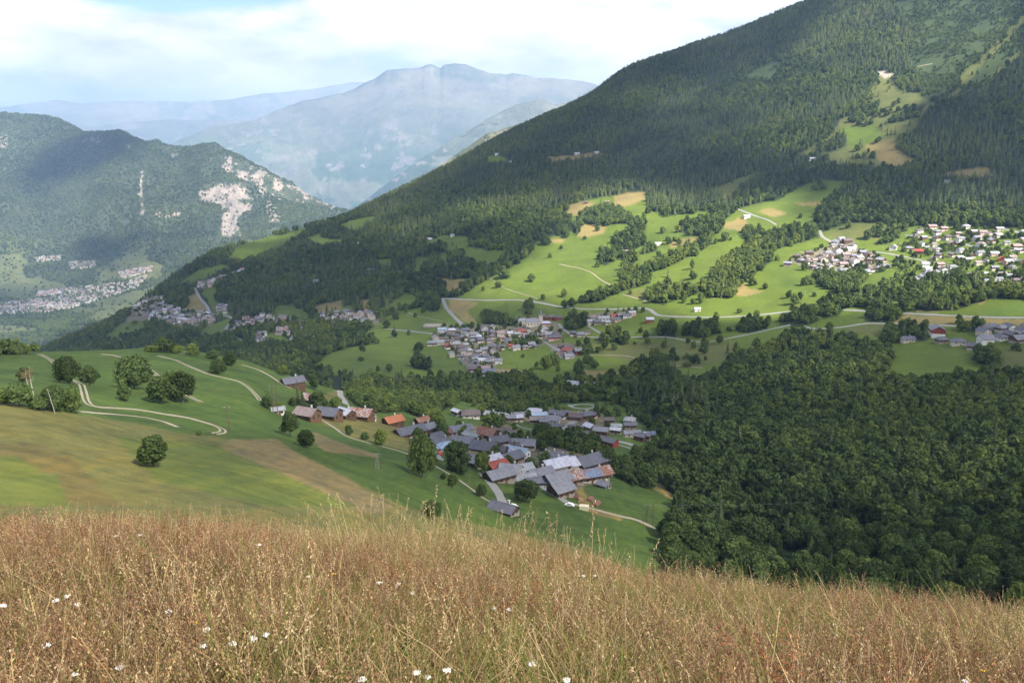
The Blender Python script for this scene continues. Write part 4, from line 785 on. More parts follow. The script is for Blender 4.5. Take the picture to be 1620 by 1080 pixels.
# far villages on the left slope and the valley town: past 300 houses, one object each for what is left
def house_heap(name, polys, n, where, size, label, seed, roofc, dens=1.0, hgt=5.0):
    r_ = random.Random(seed); size = (size[0] * .8, size[1] * .8); bw = MB(); tries = 0; k = 0; mats = [WM['cream'], WM['white'], WM['pink'], RM['slate'], RM['grey'], RM['pinkish'], RM['brown'], RM['white']]; used = []
    while k < n and tries < 60000:
        tries += 1; pl = r_.choice(polys); xs = [p[0] for p in pl]; ys = [p[1] for p in pl]; px, py = r_.uniform(min(xs), max(xs)), r_.uniform(min(ys), max(ys))
        if not inpoly(np.array([px]), np.array([py]), pl)[0]: continue
        h = pick(px, py, where)
        if not h: continue
        p = h[0]; L = r_.uniform(*size)
        if any((p.x - a) ** 2 + (p.y - c) ** 2 < (L * (1.6 if where == 'C' else 1.1)) ** 2 for a, c in used[-250:]): continue
        used.append((p.x, p.y)); Wd = L * r_.uniform(.6, .9); H = r_.uniform(.8, 1.3) * hgt; ya = r_.uniform(-.3, .3) + r_.choice((0, 0, 1.57)); ca, sa = math.cos(ya), math.sin(ya)
        wl, rf = house_mb(L, Wd, H, Wd * .26, .6); wi = r_.choice((0, 0, 1, 2)); ri = r_.choices((3, 4, 5, 6, 7), roofc)[0]
        for src, mi_ in ((wl, wi), (rf, ri)): bw.add([(p.x + x * ca - y * sa, p.y + x * sa + y * ca, p.z + z) for x, y, z in src.v], src.f, mi_)
        HPOS.append((p.x, p.y, L * .6)) if where == 'B' else None
        k += 1
    o = bw.build(name, mats); tag(o, label, None, None, 'stuff')
VL = 'left slope villages'
village([[(206,492),(222,474),(262,466),(268,478),(250,492),(225,500)], [(262,500),(300,496),(335,492),(338,508),(300,520),(266,515)]], 34, 8, 'the left village', 'houses of the village on the left slope', size=(10, 15), roofs=SUNR)
house_heap('village_houses', [[(228,490),(262,480),(300,498),(262,512),(240,508)], [(262,508),(340,504),(336,514),(290,522)], [(310,450),(345,438),(388,424),(392,428),(345,446),(315,457)], [(312,455),(350,438),(352,446),(318,460)], [(366,515),(400,500),(430,499),(460,504),(440,514),(400,522),(370,524)], [(400,532),(418,528),(418,542),(402,542)], [(545,496),(590,492),(600,504),(570,512),(545,508)], [(440,524),(455,520),(456,530),(442,532)], [(345,485),(358,484),(358,497),(346,498)], [(505,500),(545,496),(545,504),(510,508)]], 150, 'B', (9, 14), 'far small houses strung along the road on the left slope', 5, (3, 3, 4, 3, 2))
house_heap('town', [[(-20,482),(60,475),(140,462),(200,446),(232,436),(222,452),(180,468),(110,488),(60,496),(-20,498)]] * 3 + [[(60,462),(130,455),(200,447),(195,452),(130,464),(60,468)]] * 2 + [[(55,408),(95,405),(95,412),(60,414)], [(110,415),(150,414),(150,424),(112,426)], [(190,430),(240,422),(238,430),(195,440)]], 620, 'C', (16, 34), 'distant valley town of pale houses along the river', 6, (5, 4, 3, 3, .6), hgt=8)
#@@PART3

# ------------------------------------------------------------------ trees
def foliage_mat(name, c, var, hue=(1, 1, 1)):
    m, n = mat(name); oi = n.new('ShaderNodeObjectInfo'); at = n.new('ShaderNodeAttribute', attribute_name='tint'); geo = n.new('ShaderNodeNewGeometry')
    big = n.ramp(n.noise(geo.outputs['Position'], .0045, 4, .6), [(.36, G(0)), (.64, G(1))])
    r = n.math('ADD', n.math('MULTIPLY', oi.outputs['Random'], .6), n.math('MULTIPLY', big, .5))
    col = n.ramp(r, [(.12, tuple(x * (1 - var) for x in c)), (.5, c), (.72, (c[0] * 1.38 * hue[0], c[1] * 1.28 * hue[1], c[2] * 1.05 * hue[2])), (.95, (c[0] * 1.8, c[1] * 1.55, c[2] * 1.1))])
    col = n.mix(1.0, col, at.outputs['Color'], 'MULTIPLY')
    d = n.new('ShaderNodeBsdfDiffuse', {'Color': col}); tr = n.new('ShaderNodeBsdfTranslucent', {'Color': n.mix(1.0, col, (1.3, 1.3, .6, 1), 'MULTIPLY')})
    n.put(n.out.inputs[0], n.new('ShaderNodeMixShader', {0: .22, 1: d.outputs[0], 2: tr.outputs[0]}).outputs[0]); return m
M_leaf = foliage_mat('broadleaf_foliage', (.098, .140, .046), .48); M_needle = foliage_mat('needle_foliage', (.094, .124, .058), .48); M_birch = foliage_mat('thin_foliage', (.14, .11, .06), .2)
M_bark = simple('bark', (.09, .075, .055), var=.3); M_birchbark = simple('pale_bark', (.42, .38, .32), var=.3)
def leaf_cloud(P, N, size, r_):
    """one bent leaf-clump quad per point"""
    n_ = len(P); a = r_.normal(size=(n_, 3)); nn = N + a * .55; nn /= np.linalg.norm(nn, axis=1, keepdims=True)
    u = np.cross(nn, r_.normal(size=(n_, 3))); u /= np.linalg.norm(u, axis=1, keepdims=True); v = np.cross(nn, u)
    s = size * r_.uniform(.6, 1.3, (n_, 1)); w_ = s * r_.uniform(.6, 1, (n_, 1))
    V = np.stack([P - u * s, P - v * w_ + nn * s * .25, P + u * s * .9, P + v * w_ - nn * s * .1], 1).reshape(-1, 3)
    return V, np.arange(4 * n_).reshape(-1, 4)
def broad_crown(seed, n_lobes, per, size, h=1.0, wd=.72, base=.22):
    """unit-height tree crown: lobes of leaf clumps round a heavy inner mass"""
    r_ = np.random.default_rng(seed); Vs, Fs, Ts = [], [], []; off_ = 0
    for k in range(n_lobes):
        z = base + .12 + (h - base - .22) * (k + .5) / n_lobes + r_.uniform(-.05, .05); q = (z - base) / (h - base)
        rad = wd * .5 * math.sin(min(1, .22 + q * .95) * math.pi * .86 + .12) ** .7 * r_.uniform(.35, .85); an = k * 2.4 + r_.uniform(-.5, .5)
        c = np.array([rad * math.cos(an), rad * math.sin(an), z]); lr = wd * r_.uniform(.20, .30) * (1.0 if q < .75 else .75)
        d = r_.normal(size=(per, 3)); d[:, 2] += .25; d /= np.linalg.norm(d, axis=1, keepdims=True); P = c + d * lr * r_.uniform(.72, 1.08, (per, 1)) * [1, 1, .82]
        V, Fq = leaf_cloud(P, d, size, r_); Vs.append(V); Fs.append(Fq + off_); off_ += len(V); Ts.append(np.full((len(V), 3), r_.uniform(.78, 1.2)) * (1 + r_.uniform(-.18, .18, (per, 1, 1)).repeat(4, 1).reshape(-1, 1)))
        # inner mass
        ic = np.array([(math.sin(p) * math.cos(t_), math.sin(p) * math.sin(t_), math.cos(p)) for p in (.6, 1.57, 2.5) for t_ in np.arange(5) * 1.2566]) * lr * .74 + c
        V = np.concatenate([ic, [c + [0, 0, lr * .7], c - [0, 0, lr * .7]]]); f = [(i, (i + 1) % 5, 5 + (i + 1) % 5, 5 + i) for i in range(5)] + [(5 + i, 5 + (i + 1) % 5, 10 + (i + 1) % 5, 10 + i) for i in range(5)] + [(15, (i + 1) % 5, i, i) for i in range(5)]
        f = np.array([q_ if q_[2] != q_[3] else (q_[0], q_[1], q_[2], q_[2]) for q_ in f[:10]]); Vs.append(V); Fs.append(f + off_); off_ += len(V); Ts.append(np.full((len(V), 3), .8))
    return np.concatenate(Vs), np.concatenate(Fs), np.concatenate(Ts)
def conifer_crown(seed, layers=11, per=9, sub=2):
    r_ = np.random.default_rng(seed); V, Fq, T = [], [], []
    for k in range(layers):
        q = k / (layers - 1); z = .10 + .86 * q; rad = .19 * (1 - q) ** .85 + .018; drop = .10 * (1 - q * .6)
        n_ = max(5, int(per * (1 - q * .4)))
        for j in range(n_):
            a = (j + r_.uniform(-.3, .3)) / n_ * 6.283 + k * .9; rr_ = rad * r_.uniform(.72, 1.18); w_ = 6.283 / n_ * .62
            t_ = np.array([rr_ * math.cos(a), rr_ * math.sin(a), z - drop * r_.uniform(.7, 1.3)]); b0 = np.array([.45 * rr_ * math.cos(a - w_), .45 * rr_ * math.sin(a - w_), z - drop * .35]); b1 = np.array([.45 * rr_ * math.cos(a + w_), .45 * rr_ * math.sin(a + w_), z - drop * .35]); tp = np.array([0, 0, z + .07])
            i = len(V); V += [tp, b0, t_, b1]; Fq.append((i, i + 1, i + 2, i + 3)); s = r_.uniform(.75, 1.25); T += [s] * 4
    return np.array(V), np.array(Fq), np.repeat(np.array(T)[:, None], 3, 1)
def crown_mesh(name, data, m):
    V, Fq, T = data; me = mesh_np(name, V, Fq, m); set_col(me, T); return me
def trunk_mesh(name, seed, m, h=.5, r=.028, limbs=4):
    b = MB(); r_ = random.Random(seed); b.tube((0, 0, -.06), (r_.uniform(-.02, .02), 0, h * .55), r, r * .7, 7); b.tube((0, 0, h * .5), (.01, .01, h * 1.25), r * .7, r * .25, 6)
    for k in range(limbs): a = k * 6.283 / limbs + r_.random(); b.tube((0, 0, h * (.4 + .15 * k / limbs)), (.2 * math.cos(a), .2 * math.sin(a), h * (1.0 + .2 * r_.random())), r * .4, r * .12, 5)
    return b.me(name, m)
BR_HI = [crown_mesh('crown', broad_crown(s, 19, 120, .042, wd=w_, base=b_), M_leaf) for s, w_, b_ in ((1, .80, .10), (2, .95, .08), (3, .70, .16), (4, .85, .20), (5, 1.05, .12))]
BR_LO = [crown_mesh('crown', broad_crown(s, 13, 34, .075, wd=w_, base=.05), M_leaf) for s, w_ in ((11, .70), (12, .85), (13, .6), (14, .78), (15, .9), (16, .66))]
CO_HI = [crown_mesh('crown', conifer_crown(s, 18, 15), M_needle) for s in (21, 22, 23)]
CO_LO = [crown_mesh('crown', conifer_crown(s, 9, 7), M_needle) for s in (31, 32, 33, 34)]
TR = [trunk_mesh('trunk', s, M_bark) for s in (1, 2, 3)]; TRC = trunk_mesh('trunk', 9, M_bark, .7, .016, 0)
TREES = []
def tree(px, py, hpx, wpx=None, kind='b', var=None, lab=None, group=None, where='AB', nm=None, at=None, h=None):
    """base pixel, height and width in pixels -> metres on the slope"""
    if at is None:
        hit = pick(px, py, where)
        if hit is None: return
        p = hit[0]; hm = hpx * p.length / F * 1.03; wm = (wpx or hpx * .9) * p.length / F
    else: p = at; hm = h; wm = hm * random.uniform(.8, 1.0)
    root = empty(nm or {'b': 'broadleaf_tree', 'c': 'conifer', 's': 'bush'}[kind], (p.x, p.y, p.z - .1), random.uniform(0, 6.28)); root.scale = (hm, hm, hm)
    if kind == 'c': me = CO_HI[(var or random.randrange(3)) % 3]; tm = TRC; w0 = .40
    else: i = (var if var is not None else random.randrange(5)) % 5; me = BR_HI[i]; tm = TR[i % 3]; w0 = (.80, .95, .70, .85, 1.05)[i]
    s = wm / hm / w0 * .92; root.scale = (hm * s, hm * s, hm)
    obj('trunk', tm, root); obj('crown', me, root)
    tag(root, lab, {'b': 'tree', 'c': 'conifer', 's': 'bush'}[kind], group); TREES.append((p.x, p.y, wm * .5)); return root
HG = 'trees on the meadow hill'
for px, py, hp, wp, kd, lab in [
 (212,615,49,48,'b','largest round dark tree on the left meadow hill'),(108,606,38,36,'b','spreading tree where the double track bends behind it'),(142,609,28,26,'b','smaller round tree right of the double track bend'),(40,604,20,19,'b','small dark tree at the left above the birches'),
 (254,638,40,38,'b','left big tree of the dense clump mid meadow'),(290,637,47,38,'b','right big tree of the dense clump mid meadow'),(274,630,42,28,'b','back tree between the two big clump trees'),(198,634,27,18,'b','small slender tree below the largest round tree'),(345,592,22,22,'b','small rounded tree beside the middle track'),(365,579,20,21,'b','dark rounded tree on the hill crest right of the track'),
 (260,557,22,26,'b','tall dark crest tree above the largest round tree'),(240,556,9,24,'s','low bush left of the tall crest tree'),(280,557,10,24,'s','low bush right of the tall crest tree'),(306,562,18,18,'b','squat dark tree on the crest near two thin poles'),(338,567,12,22,'s','pale green bush on the crest behind the middle track'),
 (14,552,24,34,'b','dark tree at the far left end of the crest'),(38,553,20,30,'b','second dark tree from the left end of the crest'),(64,553,14,26,'b','lowest dark tree of the left crest group'),(84,555,8,18,'s','small bush ending the left crest group'),
 (8,640,22,26,'b','dark tree at the left frame edge behind the brown slope'),(30,643,32,40,'b','broad dark tree left of the pale birches'),(62,648,18,30,'s','low bush at the feet of the birches'),(84,650,36,34,'b','dark tree behind the leaning pale pole'),(112,652,36,32,'b','rightmost dark tree of the row behind the brown slope'),
 (243,739,46,42,'b','dark round bush tree alone on the lower brown slope'),(315,688,7,8,'s','tiny bush at the bend of the lower track'),(459,690,38,27,'b','dense bush tree below the two wooden poles'),(484,708,28,27,'b','lower of two dense bush trees on the hay slope'),
 (552,688,16,13,'b','small dark tree beside the descending lane'),(577,695,13,13,'b','pair of small bushes right of the descending lane'),(603,705,26,22,'b','rounded tree beside the lane above the pylon'),
 (668,754,68,42,'b','tallest dark tree in front of the hamlet street'),(661,702,26,20,'b','tree squeezed between long slate house and street'),(723,746,48,46,'b','broad tree covering the middle of the hamlet'),(762,748,34,26,'b','round dense tree left of the grey roofed barn'),(716,771,24,16,'b','narrow tree below the broad hamlet tree'),(701,758,10,9,'s','tiny bush beneath the broad hamlet tree'),
 (762,785,20,17,'b','small round tree between footpath and lower lane'),(832,793,34,42,'b','spreading dark tree left of the gravel lane'),(686,820,28,30,'b','small loose tree low on the near slope'),(1022,770,38,32,'b','lone pale green tree at the right meadow edge'),
 (472,640,40,16,'c','slim dark conifer below the upper slate roofed house'),(479,645,28,20,'c','short conifer beside the pinkish brown roof'),(503,651,30,30,'b','round tree between the pinkish and blue black roofs'),(463,642,14,13,'b','small tree left of the slim dark conifer'),(423,646,22,18,'b','dark tree just left of the wooden poles'),(441,645,10,16,'s','bush beside the tiny white shed'),
 (497,616,24,16,'b','slim tree on the grass below the upper slate house'),(531,648,20,22,'b','tree behind the blue black roofed house'),(504,661,16,8,'b','slim young tree in front of the blue black roof'),(448,594,16,18,'b','dark tree above the upper slate roofed house'),(426,583,12,18,'b','dark tree on the crest end'),
 (960,738,30,26,'b','tree behind the largest dark roofed barn'),(1005,725,22,18,'b','reddish tipped tree below the wide grey road')]:
    tree(px, py, hp, wp, kd, None, lab, HG, 'A', 'bush' if kd == 's' else None)
# two bare-stemmed birches
for dx, hh in ((52, 58), (58, 62)):
    hit = pick(dx, 646, 'A')[0]; hm = hh * hit.length / F; root = empty('birch', hit); b = MB(); b.tube((0, 0, -.4), (-.12 * hm * .5, 0, hm * .7), .16, .07, 6); b.tube((-.06 * hm, 0, hm * .7), (-.05 * hm, 0, hm * .97), .07, .02, 5)
    for k in range(7): a = k * .9; b.tube((-.06 * hm, 0, hm * (.58 + .05 * k)), (-.06 * hm + math.cos(a) * 1.1, math.sin(a) * 1.1, hm * (.68 + .045 * k)), .03, .01, 4)
    b.build('trunk', M_birchbark, root); r_ = np.random.default_rng(hh); d = r_.normal(size=(170, 3)); d /= np.linalg.norm(d, axis=1, keepdims=True); P = np.array([-.06 * hm, 0, hm * .82]) + d * r_.uniform(.3, 1, (170, 1)) * [2.3, 2.3, hm * .17]
    V, Fq = leaf_cloud(P, d, .15, r_); me = mesh_np('crown', V, Fq, M_birch); set_col(me, np.ones((len(V), 3))); obj('crown', me, root); tag(root, ('left' if dx == 52 else 'right') + ' of two thin pale birches with sparse brownish crowns', 'tree', 'pale birches')
# lone trees out on the far meadows
iso = [(863,388,14,16),(945,365,8,8),(925,379,6,6),(897,376,12,10),(788,455,10,12),(841,445,13,12),(797,440,14,22),(859,474,9,8),(764,460,7,6),(892,487,13,10),(904,486,15,14),(908,499,12,10),(1042,406,9,9),(1041,417,8,7),(1095,425,15,7),(1049,369,10,10),(1074,387,10,9),(1058,386,11,10),(1147,380,12,13),(1132,386,9,6),(1082,479,10,8),(1096,481,9,9),(1108,480,12,8),(1170,495,7,9),(1153,524,8,9),(1138,544,14,11),(1022,535,13,9),(1000,583,11,10),(1052,571,12,11),(1071,571,9,8),(1087,580,8,16),(1093,575,13,9),(1116,570,7,6),(883,588,11,7),(827,566,7,6),(1004,545,5,6),(951,554,7,7),(863,584,22,20),(876,578,22,18),(916,590,22,18),(917,598,16,16),(930,580,18,18),(940,583,14,14),(897,596,8,10),
 (1197,502,11,10),(1210,457,9,9),(1288,469,7,7),(1277,446,9,12),(1147,381,12,12),(1266,345,7,6),(1372,378,13,14),(1312,523,14,12),(836,490,16,18),(571,571,7,10),(663,555,14,16),(598,590,12,7),(616,588,13,11),(630,598,9,9),(612,519,14,12),(626,505,12,14),(643,495,10,7),(632,486,8,7),(657,502,8,6),(213,512,6,8),(201,521,4,5),(1156,380,5,5),(1302,300,10,10),(1288,302,10,10),(1297,294,8,9),(1266,345,6,5),(1240,312,5,4),(1389,300,8,10),(1180,520,10,10),(1560,570,20,24),(1548,560,14,16),(1340,275,12,14),(775,300,6,6),(1285,450,8,10),(1395,430,8,10)]
il = []
for px, py, hp, wp in iso:
    o = tree(px, py, hp, wp, 'b', None, None, 'lone trees on the far meadows', 'B')
    if o: il.append((o, ('large ' if hp > 13 else 'small ' if hp < 9 else '') + 'round dark tree standing in the open', px, py))
ordinal_labels(il, 'the valley meadows', 10)
# ---- woods: every crown beyond the 300 nearest belongs to one forest object of its kind
def blocked(x, y, pad=0.0):
    return False
HP = np.array(HPOS)
def near_house(x, y):
    d = (HP[:, 0][None] - x[:, None]) ** 2 + (HP[:, 1][None] - y[:, None]) ** 2
    return (d < ((HP[:, 2] + 2.5) ** 2)[None]).any(1)
def sample(V, Fq, n_, seed, wfun):
    r_ = np.random.default_rng(seed); Q = V.reshape(-1, 3)[Fq]; a = np.linalg.norm(np.cross(Q[:, 2] - Q[:, 0], Q[:, 3] - Q[:, 1]), axis=1) / 2
    c = Q.mean(1); wgt = a * wfun(c); cs = np.cumsum(wgt); tot = cs[-1]; idx = np.minimum(np.searchsorted(cs, r_.random(n_) * tot), len(a) - 1)
    u, v = r_.random((2, n_, 1)); q = Q[idx]; return (q[:, 0] * (1 - u) + q[:, 1] * u) * (1 - v) + (q[:, 3] * (1 - u) + q[:, 2] * u) * v, tot
def wB(c):
    px, py = project(c); cv = cover(MB_, px, py); w_ = np.select([cv == FOREST, cv == SCRUB, cv == OLIVE, cv == TOWN, cv == GREEN], [1.0, .8, .05, .22, .004], .0)
    cl = fbm(c[:, 0] / 55, c[:, 1] / 55, 3); w_ = np.where((cv == SCRUB) | (cv == OLIVE), w_ * smooth(.32, .54, cl) * 2.0, w_ * (.55 + .9 * smooth(.3, .55, cl)))
    inb = (px > -60) & (px < 1760) & (py > -90); R = np.hypot(c[:, 0], c[:, 1])
    ch = (cv != FOREST) & (px > 1415) & (py > 352) & (py < 445); w_ = np.where(ch, .30, w_)
    w_ = np.where((cv == FOREST) & (px > 1380) & (py > 360) & (py < 450), .45, w_)
    w_ = w_ * np.where(R > 1500, .72, 1.0)
    return np.where(inb, w_, 0)
def thin(P, dmin):
    """drop points closer than dmin(i) to an earlier one"""
    keep = []; cell = {}; g = 5.0
    for i, (x, y) in enumerate(P[:, :2]):
        d = dmin[i]; k = (int(x // g), int(y // g)); ok = True
        for a in (-1, 0, 1):
            for b_ in (-1, 0, 1):
                for j in cell.get((k[0] + a, k[1] + b_), ()):
                    if (P[j, 0] - x) ** 2 + (P[j, 1] - y) ** 2 < d * d: ok = False; break
                if not ok: break
            if not ok: break
        if ok: keep.append(i); cell.setdefault(k, []).append(i)
    return np.array(keep)
PB, totB = sample(VB[:520], grid_faces(520, VB.shape[1]), 210000, 5, wB)
def wA(c):
    px, py = project(c); cv = cover(MA_, px, py); R = np.hypot(c[:, 0], c[:, 1]); crest = (R > 575) & (px < 500) & (R < 900)
    w_ = np.where((cv == FOREST) & (R > 240), 1.0, 0) + np.where((cv == TOWN) & (R > 350), .03, 0) + np.where((px > 480) & (px < 1075) & (R > 690) & (cv == GREEN), .03, 0)
    w_ = np.where((px > 400) & (px < 1080) & (R > 790), 1.0, w_); w_ = np.where((px <= 400) & (R > 640), .6, w_)
    return np.where((px > -60) & (px < 1250) & (R < 1150), w_, 0)
PA, totA = sample(VA[:600], grid_faces(600, VA.shape[1]), 60000, 6, wA)
PT = np.concatenate([PA, PB]); Rt = np.hypot(PT[:, 0], PT[:, 1]); isA = np.arange(len(PT)) < len(PA)
PT = PT[np.argsort(Rt, kind='stable')] if False else PT
px, py = project(PT)
con = np.clip(.12 + .50 * (py < 330) + .30 * ((px < 720) & (py > 330) & (py < 520)), 0, .85); con = np.where((px > 1320) & (px < 1620) & (py > 625) & (py < 700) & (Rt > 520), .75, con); con = np.where((py > 330) & (px > 720), .08, con)
con = np.where((Rt < 900) & (con < .5), .05, con); con = np.where((px>1000)&(px<1120)&(py>590)&(py<650), .3, con)
con += (fbm(PT[:, 0] / 130, PT[:, 1] / 130, 3) - .5) * 2.2 * (con > .1)
lw = inpoly(px, py, [(1085,190),(1110,165),(1180,112),(1260,98),(1330,112),(1370,140),(1300,150),(1240,165),(1180,165),(1130,185)]) | inpoly(px, py, [(940,170),(1000,150),(1060,140),(1100,120),(1120,130),(1010,180)]) | (cover(MB_, px, py) == SCRUB)
con = np.where(lw, .12, con)
isC = rng.random(len(PT)) < con
ht = np.where(isC, rng.uniform(11, 20, len(PT)), rng.uniform(7.5, 14.5, len(PT))); cvB = cover(MB_, px, py)
ht = np.where((cvB == SCRUB) & ~isA, ht * .5, ht); ht = np.where((cvB == TOWN) & ~isA, ht * .6, ht); ht = np.where((cvB != FOREST) & (px > 1415) & (py > 352) & (py < 445), ht * .62, ht); ht = np.where(isA & (px < 1060), ht * .62, ht); ht *= np.where(Rt > 1400, 1.06, 1)
ok = np.ones(len(PT), bool)
for i in np.where(Rt < 1300)[0]:
    b_ = (BB if isA[i] else BA).ray_cast(Vector((PT[i, 0], PT[i, 1], 3000)), Vector((0, 0, -1)))
    if b_[0] is not None and b_[0].z > PT[i, 2] + (3 if isA[i] else 1): ok[i] = False
PT, ht, isC, Rt, px, py, isA, cvB = (a[ok] for a in (PT, ht, isC, Rt, px, py, isA, cvB))
k1 = thin(PT, np.where(isC, 3.6, np.clip(ht * .45, 3, 5.6)) * np.where(Rt > 1500, 1.15, 1.0)); PT, ht, isC, Rt, px, py, isA = (a[k1] for a in (PT, ht, isC, Rt, px, py, isA))
ok = ~near_house(PT[:, 0], PT[:, 1]) if len(HP) else np.ones(len(PT), bool)
# roads stay open
_seg = []
for o in list(SC.objects):
    if o.name.split('.')[0] in ('road', 'track') and o.type == 'MESH': _seg.append(np.array([v.co[:2] for v in o.data.vertices])[::2])
seg = np.concatenate(_seg); cells = set(map(tuple, np.floor(seg / 3.0).astype(int).tolist())); ij = np.floor(PT[:, :2] / 3.0).astype(int)
ok &= np.array([not any((a + da, b_ + db) in cells for da in (-1, 0, 1) for db in (-1, 0, 1)) for a, b_ in ij.tolist()])
TT = np.array(TREES); near = Rt < 1700
for x, y, r_ in TREES: ok &= ~((PT[:, 0] - x) ** 2 + (PT[:, 1] - y) ** 2 < (r_ + 1.5) ** 2)
# points of one slope buried under the other are left out
PT, ht, isC, Rt, px, py, isA = (a[ok] for a in (PT, ht, isC, Rt, px, py, isA))
# the broadleaf trees and conifers that show largest are individuals
vis = np.zeros(len(PT), bool)
cand = np.where((px > 0) & (px < 1620) & (py < 1000) & (Rt < 900))[0]; cand = cand[np.argsort(Rt[cand])]
def sees(p, h_):
    top = Vector((p[0], p[1], p[2] + h_ * .8)); d = top.length
    for b_ in (BA, BB):
        r_ = b_.ray_cast(ORG, top.normalized(), d - 8)
        if r_[0] is not None: return False
    x, y = top.x, top.y; q = np.linspace(4, 22, 12) / math.hypot(x, y)
    return bool(np.all(near_h(x * q, y * q) + .45 < top.z * q))
NB, NC = 300 - sum(1 for o in SC.objects if o.name.split('.')[0] in ('broadleaf_tree', 'bush')), 60
wlab = {True: 'tall pointed dark conifer in the dense wood covering the lower right slope', False: 'rounded leafy green tree in the dense wood covering the lower right slope'}
for i in cand:
    if (NC if isC[i] else NB) <= 0: continue
    if not sees(PT[i], ht[i]): continue
    vis[i] = True
    if isC[i]: NC -= 1
    else: NB -= 1
    o = tree(0, 0, 0, at=Vector(PT[i]), h=float(ht[i]), kind='c' if isC[i] else 'b')
    if isC[i]: s_ = ht[i] * .85; o.scale = (s_ * 1.15, s_ * 1.15, s_)
    if isA[i] and px[i] < 1060: o['label'] = ('pointed conifer' if isC[i] else 'leafy tree') + ' in the belt of trees around the two near hamlets'; o['group'] = 'trees around the two near hamlets'
    else: o['label'] = wlab[bool(isC[i])]; o['group'] = 'nearest trees of the lower right wood'
rest = ~vis
def scatter(name, P, scl, rot, idx, protos, kind='stuff', label=None):
    me = bpy.data.meshes.new(name); me.vertices.add(len(P)); me.vertices.foreach_set('co', np.asarray(P, np.float32).ravel())
    for nm_, ty, dat in (('scl', 'FLOAT_VECTOR', scl), ('rot', 'FLOAT_VECTOR', rot), ('idx', 'INT', idx)):
        a = me.attributes.new(nm_, ty, 'POINT'); a.data.foreach_set('value' if ty == 'INT' else 'vector', np.asarray(dat, np.int32 if ty == 'INT' else np.float32).ravel())
    o = obj(name, me); ng = bpy.data.node_groups.new(name, 'GeometryNodeTree'); ng.interface.new_socket('Geometry', in_out='INPUT', socket_type='NodeSocketGeometry'); ng.interface.new_socket('Geometry', in_out='OUTPUT', socket_type='NodeSocketGeometry')
    N, L = ng.nodes, ng.links; gi, go = N.new('NodeGroupInput'), N.new('NodeGroupOutput'); jn = N.new('GeometryNodeJoinGeometry'); io = N.new('GeometryNodeInstanceOnPoints')
    for pm in reversed(protos):
        po = bpy.data.objects.new(name + '_form', pm); oi = N.new('GeometryNodeObjectInfo'); oi.inputs['Object'].default_value = po; oi.inputs['As Instance'].default_value = False
        g2 = N.new('GeometryNodeGeometryToInstance'); L.new(oi.outputs['Geometry'], g2.inputs[0]); L.new(g2.outputs[0], jn.inputs[0])
    def na(nm_, ty): a = N.new('GeometryNodeInputNamedAttribute'); a.data_type = ty; a.inputs['Name'].default_value = nm_; return next(s for s in a.outputs if s.enabled and s.name == 'Attribute')
    L.new(gi.outputs[0], io.inputs['Points']); L.new(jn.outputs[0], io.inputs['Instance']); io.inputs['Pick Instance'].default_value = True
    L.new(na('idx', 'INT'), io.inputs['Instance Index']); L.new(na('scl', 'FLOAT_VECTOR'), io.inputs['Scale']); e2r = N.new('FunctionNodeEulerToRotation'); L.new(na('rot', 'FLOAT_VECTOR'), e2r.inputs[0]); L.new(e2r.outputs[0], io.inputs['Rotation'])
    L.new(io.outputs[0], go.inputs[0]); o.modifiers.new('scatter', 'NODES').node_group = ng; tag(o, label, None, None, kind); return o
# woods of the far valley and its mountain, by the same two kinds of tree
def wC(c):
    px_, py_ = project(c); i_ = (px_ > -60) & (px_ < 640) & (py_ > 150) & (py_ < 560); f_ = fbm(c[:, 0] / 420 + 70, c[:, 1] / 420, 4); lo_ = c[:, 2] < -700
    return np.where(i_, np.where(lo_ & (f_ > .53), .10, 1.0), 0)
PC, _t = sample(VC[:405], grid_faces(405, VC.shape[1]), 95000, 8, wC); jj = np.argsort(np.abs(PC[:, 0]))  # noqa
pcx, pcy = project(PC); rk = np.zeros(len(PC), bool)
for pts in [[(313,305),(345,292),(385,288),(400,310),(398,330),(375,345),(380,372),(352,372),(350,325),(320,318)], [(221,268),(229,268),(228,342),(221,342)], [(345,245),(380,252),(430,278),(480,296),(535,322),(530,330),(470,320),(430,310),(395,290),(355,270)]]: rk |= inpoly(pcx, pcy, pts) & (rng.random(len(PC)) < .9)
PC = PC[~rk]; nC_ = len(PC)
PT = np.concatenate([PT, PC]); ht = np.concatenate([ht, rng.uniform(9, 17, nC_)]); isC = np.concatenate([isC, rng.random(nC_) < .45]); rest = np.concatenate([rest, np.ones(nC_, bool)])
for nm_, sel, protos, wr, lab in (('broadleaf_wood', rest & ~isC, BR_LO, (.8, 1.25), 'leafy woods and hedges over the valley slopes'), ('conifer_forest', rest & isC, CO_LO, (.95, 1.4), 'dark spruce forest over the upper mountainside')):
    P = PT[sel].copy(); P[:, 2] -= .4; n_ = len(P); h_ = ht[sel]; wv = h_ * rng.uniform(*wr, n_)
    scatter(nm_, P, np.stack([wv, wv, h_], -1), np.stack([rng.normal(0, .05, n_), rng.normal(0, .05, n_), rng.uniform(0, 6.28, n_)], -1), rng.integers(0, len(protos), n_), protos, 'stuff', lab)
print('TREES', len(PT), int(isC.sum()), totA, totB)

